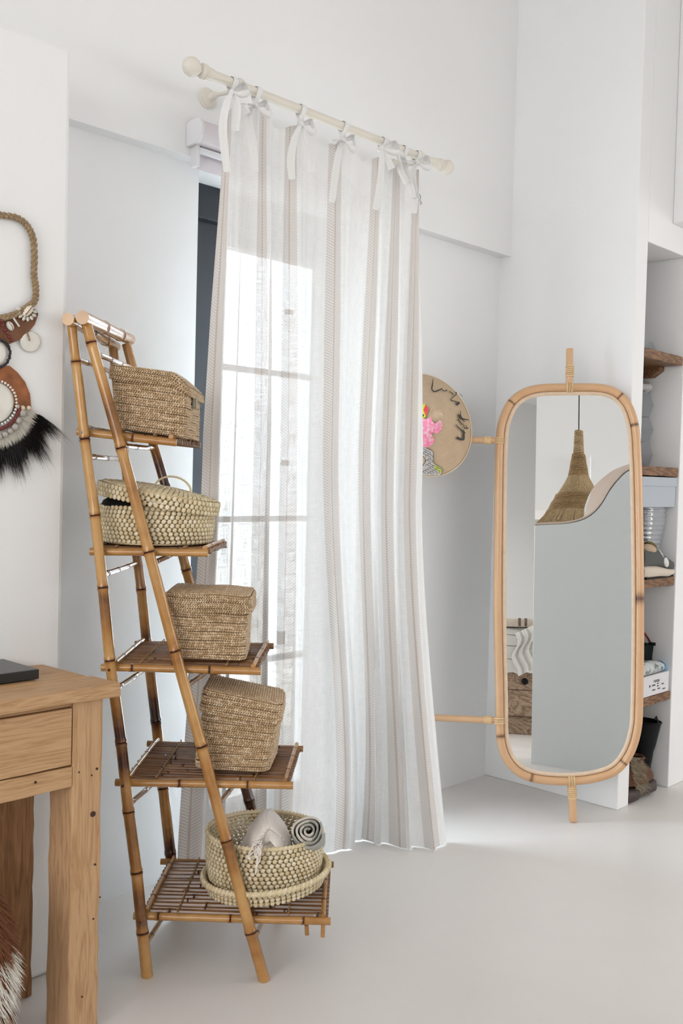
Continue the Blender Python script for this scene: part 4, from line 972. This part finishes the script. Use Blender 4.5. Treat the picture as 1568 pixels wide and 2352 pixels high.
def clear_case(px, pyt, pyb, y, lab, depth=.2, w=.24, inner=M_gin, z0=None):
    y = yw_(px, pyb, XW-.014)
    a = fp(px, pyb, y); b = fp(px, pyt, y); zb_, zt_ = (z0 if z0 is not None else a[2]), 0
    zt_ = zb_+(b[2]-a[2]); x1_ = XW-.014; zm = (zb_+zt_)/2
    th = thing('clear_case', (x1_-w/2, y+depth/2, zb_), lab, 'case', 'clear cases in the niche')
    mb = MB(); prf = [(-.0, zb_), (.012, zm-.004), (.014, zm), (.012, zm+.004), (0.0, zt_)]; G = []
    for dx, z in prf:
        Q, _ = rrect(w+2*dx, depth+2*dx, .02, 24); G.append([np.array([x1_-w/2-.0+q[0], y+depth/2+.014+q[1], z]) for q in Q])
    mb.grid(np.array(G).transpose(1, 0, 2), closed=True); mb.add(G[0], [tuple(range(24))]); mb.add(G[-1], [tuple(range(24))]); obj('shell', mb, M_clear, th, smooth=30)
    h_ = (zt_-zb_)
    for q in (0, 1): obj('contents', MB().box((x1_-w+.01, y+.03, zb_+.004+q*h_*.5), (x1_-.045, y+depth-.02, zb_+h_*.5*(q+1)-.006)), inner, th, smooth=False, bevel=.008)
    return zt_
clear_case(1508, 768, 805, -.56, 'clear case with grey contents on the uppermost niche board', z0=SHZ[0]+.001)
z_ = SHZ[1]+.001
for k, (a, b, inn_, nm) in enumerate(((1014, 1072, M_pal, 'lowest of the three stacked clear cases in the niche'), (956, 1012, M_pal, 'middle of the three stacked clear cases in the niche'), (898, 954, M_gin, 'topmost of the three stacked clear cases, with grey contents'))):
    z_ = clear_case(1500+k, a, b, -.56, nm, z0=z_, inner=inn_)+.001
pb = MB(); c = fp(1480, 884, -.50); c[0] = .355; c[1] = -.47; c[2] = z_+.022
G = []
for i in range(20):
    a = 2*PI*i/20; G.append([c+np.array([math.cos(a)*.055*math.cos(p)*(1+.15*math.sin(3*a+p*3)), math.sin(a)*.05*math.cos(p), .024*math.sin(p)*(1+.3*math.sin(4*a))]) for p in np.linspace(-PI/2+.01, PI/2-.01, 9)])
pb.grid(G, closed=True); obj('plastic_bag', pb, plain('grey_plastic_bag', (.50, .49, .48), .3), smooth=30, label='crumpled grey plastic bag on top of the clear cases', category='bag')
# grey lidded box on a ribbed clear stack
Mgb = plain('grey_blue_card', (.46, .50, .55), .6)
yb_ = -.617; zt_b = SHZ[1]-.037-.004; zb_b = fp(1500, 1165, yb_)[2]; xr_b = XW
gbx = thing('storage_box', ((.1+xr_b)/2, yb_+.13, zb_b), 'grey-blue lidded storage box directly under the second niche board', 'box')
obj('box_body', MB().box((.10, yb_+.004, zb_b), (xr_b-.006, yb_+.26, zt_b-.006)), Mgb, gbx, smooth=False, bevel=.002)
obj('box_lid', MB().box((.096, yb_, zt_b-.037), (xr_b, yb_+.265, zt_b)), Mgb, gbx, smooth=False, bevel=.002)
stx = .405; yst = yw_(1509, 1168, .40)+.0; cxs = stx-.085
mb = MB(); zs = SHZ[2]+.001; hh_ = zb_b-.001-zs; G = []; n_ = 64
for k in range(n_+1):
    t = k/n_; s = .055+.03*min(1, max(0, t-.1)*1.5)+.0018*math.sin(t*2*PI*15)
    Q, _ = rrect(2*s, 2*s*.9, .03, 32); G.append([np.array([cxs+q[0], max(yst, -.55)+.03+q[1], zs+hh_*t]) for q in Q])
mb.grid(np.array(G).transpose(1, 0, 2), closed=True); mb.add(G[0], [tuple(range(32))]); mb.add(G[-1], [tuple(range(32))])
obj('plastic_tubs', mb, glassy('smoky_plastic', (.55, .58, .63), .35), smooth='all', label='nested ribbed clear plastic tubs under the grey storage box', category='tubs')
# sneaker
ys = -.645; zs = SHZ[2]+.001
snk = thing('sneaker', fp(1500, 1328, ys), 'grey lace-up sneaker with thick cream sole on the third niche board', 'shoe'); x_r = min(fp(1540, 1325, -.60)[0], .422); x_l = x_r-.27
def shoe_loft(sec, nm, mat, par, yc, seg=20):
    G = []
    for (x, z0_, z1_, w) in sec:
        zc, hz = (z0_+z1_)/2, (z1_-z0_)/2; G.append([np.array([x, yc+w*math.copysign(abs(math.cos(a))**.7, math.cos(a)), zc+hz*math.copysign(abs(math.sin(a))**.7, math.sin(a))]) for a in np.linspace(0, 2*PI, seg+1)])
    mb = MB().grid(G); mb.add(G[0], [tuple(range(seg+1))]); mb.add(G[-1], [tuple(range(seg+1))]); return obj(nm, mb, mat, par, smooth=50)
yc = ys+.045
f_ = lambda t: x_l+(x_r-x_l)*t
shoe_loft([(f_(0), zs+.006, zs+.05, .026), (f_(.1), zs, zs+.054, .034), (f_(.4), zs+.002, zs+.05, .036), (f_(.7), zs+.001, zs+.036, .044), (f_(.9), zs+.008, zs+.032, .036), (f_(1), zs+.018, zs+.030, .015)], 'sole', plain('cream_sole', (.66, .57, .47), .6), snk, yc)
shoe_loft([(f_(.02), zs+.04, zs+.12, .022), (f_(.15), zs+.045, zs+.135, .03), (f_(.35), zs+.044, zs+.125, .031), (f_(.5), zs+.04, zs+.105, .034), (f_(.7), zs+.03, zs+.082, .038), (f_(.88), zs+.026, zs+.066, .034), (f_(.985), zs+.024, zs+.044, .016)], 'upper', plain('grey_suede', (.10, .105, .10), .9), snk, yc)
obj('tongue', MB().ell((f_(.34), yc, zs+.130), (.035, 0, -.012), (0, .022, 0), (0, 0, .014), 14, 8), plain('olive_tongue', (.16, .12, .04), .9), snk)
obj('collar', MB().ell((f_(.2), yc-.012, zs+.118), (.05, 0, -.008), (0, .022, 0), (0, 0, .02), 14, 8), plain('tan_lining', (.52, .38, .27), .8), snk)
for k in range(5):
    t = .44+k*.055; z = zs+.116-.010*k
    obj('lace', MB().tube([(f_(t), yc-.036, z-.022), (f_(t+.01), yc-.022, z-.003), (f_(t+.015), yc, z+.004), (f_(t+.01), yc+.02, z-.003)], .0026, 6), plain('lace_white', (.75, .73, .70), .7) if k == 0 else bpy.data.materials['lace_white'], snk)
obj('side_patch', MB().ell((f_(.6), yc-.034, zs+.062), (.02, 0, -.004), (0, .008, 0), (-.004, 0, .02), 14, 8), bpy.data.materials['lace_white'], snk)
obj('heel_tread', MB().box((f_(.03), yc-.03, zs), (f_(.97)-.02, yc+.03, zs+.007)), M_black, snk, smooth=False)
# printed box, wipes pack, dark bag
yb2 = -.618; z4 = SHZ[3]+.001; bxr = min(fp(1535, 1575, yb2)[0], XW); bh = fp(1535, 1541, yb2)[2]-z4
M_card = plain('white_card', (.74, .72, .74), .6)
pbx = thing('printed_box', (bxr-.13, yb2+.1, z4), 'white cardboard box with small black printing on the lowest niche board', 'box')
obj('carton', MB().box((bxr-.26, yb2, z4), (bxr, yb2+.2, z4+bh)), M_card, pbx, smooth=False, bevel=.0015)
def text(s, loc, size, par, mat):
    c = bpy.data.curves.new('print', 'FONT'); c.body = s; c.size = size; c.extrude = .0003; c.materials.append(mat); c.align_x = 'CENTER'
    o = bpy.data.objects.new('print_curve', c); sc.collection.objects.link(o); dg = bpy.context.evaluated_depsgraph_get(); me = bpy.data.meshes.new_from_object(o.evaluated_get(dg)); bpy.data.objects.remove(o)
    o = bpy.data.objects.new('print', me); sc.collection.objects.link(o)
    o.rotation_euler = (PI/2, 0, 0); o.parent = par; o.location = Vector(loc)-par.location; return o
M_pr = plain('print_black', (.03, .03, .035), .6)
xc_ = fp(1507, 1575, yb2)[0]
def bxp(x, y): q = fp(1430+x/10.69, 1420+y/10.69, yb2-.0006); return (q[0], q[1], q[2])
text('ramas', bxp(830, 1565), .022, pbx, M_pr); text('ramas', bxp(755, 1665), .013, pbx, M_pr); text('amo\nama', bxp(860, 1610), .010, pbx, M_pr); text('~ sama', bxp(965, 1620), .010, pbx, M_pr)
text('i manas', bxp(755, 1775), .010, pbx, M_pr); text('i masa', bxp(880, 1735), .010, pbx, M_pr); text('maraa', bxp(1005, 1735), .010, pbx, M_pr)
obj('print_mark', MB().ell(bxp(662, 1675), (.005, 0, 0), (0, 0, .006), (0, .0006, 0), 10, 4), M_pr, pbx)
wp = thing('wipes_pack', fp(1505, 1535, -.53), 'silvery plastic pack with bright blue end lying on the printed box', 'pack')
zw = z4+bh+.001; yw = -.598; xw = XW-.058
def pack(xa, xb, ha, hb_, wa, wb_):
    G = []
    for t in np.linspace(0, 1, 9):
        x = xa+(xb-xa)*t; h_ = ha+(hb_-ha)*t; w_ = wa+(wb_-wa)*t; bul = 1+.12*math.sin(t*PI)
        G.append([np.array([x, yw+w_*math.cos(a)*bul, zw+h_*bul*(1+math.sin(a)*.999)]) for a in np.linspace(0, 2*PI, 17)])
    mb = MB().grid(G); mb.add(G[0], [tuple(range(17))]); mb.add(G[-1], [tuple(range(17))]); return mb
M_wr = NT('silvery_wrapper').set(rough=.25); M_wr.l(M_wr.ramp(M_wr.noise(45, detail=3), [(.40, (.10, .13, .14)), (.47, (.50, .53, .52)), (.7, (.62, .64, .62))]), M_wr.b.inputs['Base Color']); M_wr = M_wr.m
obj('wrapper', pack(xw-.22, xw, .030, .021, .040, .022), M_wr, wp, smooth=50)
obj('blue_end', pack(xw, xw+.050, .022, .005, .024, .008), plain('bright_blue', (.0, .27, .62), .25), wp, smooth=50)
db = thing('dark_bag', (xw-.12, -.30, zw), 'near-black bag with thin dark red strap behind the silvery pack', 'bag'); 
xb_r = XW-.006; yb3 = yw_(1516, 1500, xb_r); zb_t = fp(1512, 1482, yb3)[2]
G = []
for t in np.linspace(0, 1, 10):
    z = zw+(zb_t-zw)*t; Q, _ = rrect(.17-.02*math.sin(t*PI), .14, .02, 28); G.append([np.array([xb_r-.088+q[0]+.003*math.sin(i+7*t), max(yb3, -.552)+.07+q[1], z]) for i, q in enumerate(Q)])
mb = MB().grid(np.array(G).transpose(1, 0, 2), closed=True); mb.add(G[0], [tuple(range(28))]); mb.add(G[-1], [tuple(range(28))]); mb.box((xb_r-.03, max(yb3, -.552), zb_t-.006), (xb_r-.002, max(yb3, -.552)+.02, zb_t+.006))
obj('bag_body', mb, plain('near_black_green', (.004, .008, .008), .8, spec=.15), db, smooth=40)
obj('strap', MB().tube([fp(*q, yb3+.05) for q in ((1497, 1484), (1489, 1468), (1478, 1452), (1462, 1442), (1450, 1480))], .004, 6), plain('dark_red', (.22, .015, .012), .5), db, label='dark red strap')
# boots on the floor of the niche
def boot(nm, lab, x_r, yc, ln, h, mats, lean=0, sole=.045, leany=0):
    th = thing(nm, (x_r-ln/2, yc, 0), lab, 'boot'); g_ = lambda t: x_r-ln*(1-t)
    shoe_loft([(g_(0), 0.0, sole, .034), (g_(.12), 0, sole, .042), (g_(.30), 0.0, sole, .042), (g_(.36), .012, sole, .040), (g_(.6), .008, sole, .046), (g_(.85), .008, sole, .046), (g_(1), .022, sole-.004, .026)], 'sole', mats[1], th, yc)
    G = []
    up_ = [(.0, .45, sole-.008, .038), (.0, 1.0, sole+.012, .044), (.0, .98, sole+.03, .043), (.0, .86, sole+.052, .042), (.0, .66, sole+.075, .040), (.01, .52, sole+.11, .040)]
    for k in range(5):
        f = (k+1)/5; up_.append((.0-.02*f, .50+.06*f, sole+.11+(h-.11-sole)*f, .042+.006*f))
    for a0, a1, z, w in up_[1:]:
        cx = (g_(a0)+g_(a1))/2; hx2 = (g_(a1)-g_(a0))/2*.99; off = lean*max(0, z-.1)
        G.append([np.array([cx+off+hx2*math.cos(a), yc-leany*max(0, z-.1)+w*math.sin(a)*(1 if math.cos(a) < .2 else .95), z]) for a in np.linspace(0, 2*PI, 24, endpoint=False)])
    mb = MB().grid(np.array(G).transpose(1, 0, 2), closed=True); mb.add(G[0], [tuple(range(24))])
    obj('upper', mb, mats[0], th, smooth=60); top = G[-1]
    obj('top_hem', MB().loop(top, .004, 6), mats[0], th)
    return th, top
M_bk = plain('black_leather', (.006, .006, .007), .5, spec=.2); M_brs = plain('brown_suede', (.115, .045, .02), .85, .2, 40); M_sol = plain('dark_brown_sole', (.06, .038, .034), .6)
bt, top = boot('tall_boot', 'tall black leather boot with pull tabs standing behind the brown boot', .350+.12, -.462, .24, .275, (M_bk, M_black), -.12, .045, .13)
bt.rotation_euler = (0, 0, PI/2)
for i in (0, 11): obj('pull_tab', MB().tube([top[i], top[i]+np.array([.012, 0, .03]), top[i]+np.array([.02, 0, .012])], .004, 6), M_bk, bt)
bt, top = boot('ankle_boot', 'brown suede boot with chunky sole and fur trim at the foot of the niche', .338, -.590, .25, .17, (M_brs, M_sol), .0, .055)
fm = MB(); xx0 = fp(1470, 1790, -.56)[0]
for k in range(900):
    t = rnd.random(); px = 1458+14*t+rnd.uniform(-14, 10); py = 1740+75*t; p = fp(px, py, -.618+rnd.uniform(-.008, .01))
    strand(fm, p, np.array([rnd.uniform(-.2, 1), -.4, rnd.uniform(-.7, .2)]), rnd.uniform(.018, .045), .0010, .9, 3)
obj('fur_trim', fm, plain('olive_fur', (.36, .31, .21), .8), bt, kind='stuff')

# ------------------------------------------------------------------ the part of the room seen in the mirror
def lev(p, z): q = np.array(p, float); q[2] = z; return q
dP = 2.05
gl, gr = ref(1222, 1500, dP+.45), ref(1475, 1500, dP-.25)
gl, gr = lev(gl, 0), lev(gr, 0); dirp = nrm(gr-gl); back = nrm(np.cross(dirp, ZV)); mid_m = lev(M0, 0)
if back @ (gl-mid_m) < 0: back = -back
Lp = np.linalg.norm(gr-gl)
def ph(px, py):   # height/length on the partition face for an image point in the glass
    d = nrm(ray(px, py)); p = mp(px, py); r = d-2*(d @ MN)*MN; t = ((gl-p) @ back)/(r @ back); q = p+r*t; return (q-gl) @ dirp, q[2]
def ph2(px, py, off):
    d = nrm(ray(px, py)); p = mp(px, py); r = d-2*(d @ MN)*MN; t = ((gl+back*off-p) @ back)/(r @ back); return p+r*t
THK = .24; mb = MB(); rows_ = []
fr_px = ((1228, 1206), (1260, 1204), (1300, 1202), (1335, 1194), (1360, 1180), (1380, 1158), (1400, 1125), (1420, 1100), (1440, 1082), (1475, 1068))
bk_px = ((1228, 1207), (1262, 1206), (1302, 1203), (1338, 1192), (1343, 1165), (1353, 1138), (1369, 1115), (1389, 1097), (1412, 1082), (1455, 1066))
fc_ = catmull([ph2(*q, 0) for q in fr_px], 6); bc_ = catmull([ph2(*q, THK) for q in bk_px], 6)
for a, b in zip(fc_, bc_):
    rows_.append([lev(a, 0), a-ZV*.006, a+back*.004, b-back*.004, b-ZV*.006, lev(b, 0)])
mb.grid(rows_); mb.add([r for r in rows_[0]], [tuple(range(6))]); mb.add([r for r in rows_[-1]], [tuple(range(6))])
M_part = plaster('pale_grey_plaster', (.80, .835, .84)); M_cap = plain('tan_wood_cap', (.68, .53, .43), .45, .05, 6)
pt_o = obj('partition_wall', mb, M_part, smooth=30, kind='structure')
crow = [[r[2]+ZV*.001-back*.006, r[2]+ZV*.012-back*.006, r[3]+ZV*.012+back*.006, r[3]+ZV*.001+back*.006, r[2]+ZV*.001-back*.006] for r in rows_]
obj('wood_cap', MB().grid(crow), M_cap, pt_o, smooth=30)
# broom-like straw pendant lamp
dl_ = 3.7; lt_ = ref(1328.5, 990, dl_); zl0 = lt_[2]; la = lev(lt_, 0)
def lr(wpx): return wpx/2*np.linalg.norm(ref(1330, 1100, dl_)-ref(1331, 1100, dl_))
def lz(py): return ref(1329, py, dl_)[2]
lamp = thing('pendant_lamp', lev(lt_, lz(1200)), 'straw broom-shaped pendant lamp on a black cord, seen in the mirror', 'lamp')
obj('cord', MB().tube([lev(lt_, zl0), lev(lt_, ZC)], .004, 6), M_black, lamp)
obj('canopy', MB().lathe(lev(lt_, ZC), (0, 0, -1), [(0, .05), (.02, .045), (.025, .01)], 20), M_black, lamp)
M_rope = plain('lamp_rope', (.33, .21, .095), .85, .3, 60, .4); M_straw = plain('lamp_straw', (.46, .33, .18), .8, .25, 80, .4)
def coil(y0, y1, w0, w1, pit, name, mat):
    z0, z1 = lz(y0), lz(y1); n_ = max(3, int(abs(z0-z1)/pit)); m_ = MB(); pr = []
    for k in range(n_):
        f = (k+.5)/n_; r_ = lr(w0+(w1-w0)*f); z = z0+(z1-z0)*f
        m_.loop([lev(la, z)+np.array([math.cos(a)*r_, math.sin(a)*r_, .003*math.sin(a+k)]) for a in np.linspace(0, 2*PI, 28, endpoint=False)], pit*.58, 6)
    obj(name, m_, mat, lamp, smooth='all')
coil(990, 1046, 17, 23, .010, 'twine_neck', M_straw); coil(1046, 1100, 27, 45, .012, 'rope_wrap', M_rope); coil(1142, 1184, 100, 145, .011, 'rope_band', M_rope)
def bristles(y0, y1, w0, w1, n_, name, jag=0):
    m_ = MB()
    for k in range(n_):
        a = 2*PI*k/n_; z0, z1 = lz(y0), lz(y1)-rnd.random()*jag; p = []
        for q in range(4):
            f = q/3; w = w0+(w1-w0)*(f**1.15); r_ = lr(w)*(1+rnd.uniform(-.01, .01)); p.append(lev(la, z0+(z1-z0)*f)+np.array([math.cos(a)*r_, math.sin(a)*r_, 0]))
        m_.tube(p, lr(w1)*2*PI/n_*.55, 5)
    obj(name, m_, M_straw, lamp, kind='stuff')
bristles(1098, 1146, 45, 100, 110, 'straw_skirt'); bristles(1182, 1212, 140, 195, 150, 'straw_fringe', .03)
# bed
dB = 5.4; bl0, br0 = ref(1130, 1600, dB), ref(1300, 1600, dB); bd = nrm(lev(br0-bl0, 0)); bback = nrm(np.cross(bd, ZV))
if bback @ (lev(bl0, 0)-mid_m) < 0: bback = -bback
def bz(py): return ref(1190, py, dB)[2]
bo = lev(bl0, 0)-bd*1.1; Lb = 2.0; zb0 = 0.0; z1, z2, z3 = bz(1655), bz(1541), bz(1440)
hB = bz(1541)
zlow = max(.0, bz(1674)); sc_b = 1.0
bed = thing('bed', lev(bo+bd*1.0+bback*.8, 0), 'low bed on old timber beams with white linen, seen in the mirror', 'bed')
zA, zBm, zT = zlow, bz(1645), bz(1541)
def slab(z0, z1, inset, dd=1.5): return MB().obox(lev(bo+bd*Lb/2+bback*(dd/2+inset), (z0+z1)/2), bd*(Lb/2), bback*(dd/2), ZV*((z1-z0)/2))
obj('plinth', slab(0.0, zBm-.002, .05), M_beam, bed, smooth=False, bevel=.006); obj('timber_beam', slab(zBm, (zBm+zT)/2+.03, 0), M_beam, bed, smooth=False, bevel=.012)
obj('timber_beam', slab((zBm+zT)/2+.032, zT, .004), M_beam, bed, smooth=False, bevel=.012)
obj('knot', MB().ell(ref(1205, 1565, dB-.01), bd*.03, ZV*.03, bback*.02, 14, 8), M_black, bed)
mt = MB(); G = []
for i in range(40):
    x = Lb*i/39; row = []
    for k, (dd, z) in enumerate(((-.02, zT-.01), (-.03, zT+.05), (-.02, (zT+z3)/2), (0, z3-.03), (.03, z3), (.5, z3+.01), (1.5, z3), (1.5, zT))):
        row.append(lev(bo+bd*x+bback*(dd+.012*math.sin(i*1.1+k)), z+.006*math.sin(i*.9+2*k)+(rnd.uniform(-.02, .01) if k == 0 else 0)))
    G.append(row)
mt.grid(G); mt.add([p for p in G[0]], [tuple(range(8))]); mt.add([p for p in G[-1]], [tuple(range(8))])
obj('linen', mt, M_sheet, bed, smooth='all')
for f in (.25, .55, .8):
    z = zT+(z3-zT)*f; obj('pinstripe', MB().tube([lev(bo+bd*x-bback*.045, z+.008*math.sin(x*7)) for x in np.linspace(0, Lb, 30)], .003, 4), M_beam, bed)
M_blk = plain('beige_blanket', (.60, .52, .43), .9, .06, 30); M_bst = plain('brown_stripe', (.17, .11, .09), .9)
zq = bz(1420)
bk = MB().grid([[lev(bo+bd*x+bback*(d_), z+.004*math.sin(x*9)) for d_, z in ((-.03, z3+.004), (-.035, (z3+zq)/2), (.0, zq), (.4, zq+.005), (.9, z3+.02))] for x in np.linspace(.02, Lb-.02, 30)])
bk2 = obj('blanket', bk, M_blk, smooth='all', label='folded beige blanket with brown stripes on the bed, seen in the mirror', category='blanket')
xk = (ref(1190, 1430, dB)-bo) @ bd
for dx in (.0, .055):
    sb_ = MB().grid([[lev(bo+bd*x+bback*(d_-.004), z+.004) for d_, z in ((-.03, z3+.004), (-.035, (z3+zq)/2), (.0, zq), (.4, zq+.005))] for x in (xk+dx, xk+dx+.022)])
    obj('stripe', sb_, M_bst, bk2, smooth=False)
tv = MB(); G = []
for i in range(16):
    t = i/15; G.append([lev(ref(1182+48*t+8*math.sin(k*1.2), 1455+k*14+rnd.uniform(-1, 1)-22*(t) , dB-.12-.03*math.sin(i*1.3)), ref(1182+48*t, 1455+k*14-22*t, dB-.12)[2]) for k in range(8)])
obj('draped_sheet', MB().grid(G), M_sheet, bed, smooth='all')
# bulkhead and stub wall behind the lamp
dF = 6.2
a, b = ref(1228, 1172, dF), ref(1500, 1172, dF); wd_ = nrm(lev(b-a, 0)); wb_ = nrm(np.cross(wd_, ZV)); wb_ = wb_ if wb_ @ (lev(a, 0)-mid_m) > 0 else -wb_
zb_ = a[2]; LL = 2.2
mb = MB().obox(lev(a+wd_*LL/2+wb_*.3, (zb_+ZC)/2), wd_*LL/2, wb_*.3, ZV*(ZC-zb_)/2); struct('trim_2', mb, M_wall)
a2 = ref(1356, 1130, dF-.4); ht = ref(1356, 1040, dF-.4)[2]; wdt = np.linalg.norm(ref(1356, 1100, dF-.4)-ref(1384, 1100, dF-.4))
mb = MB().obox(lev(a2+wd_*wdt/2+wb_*.1, ht/2), wd_*wdt/2, wb_*.1, ZV*ht/2); struct('trim_3', mb, M_wall)
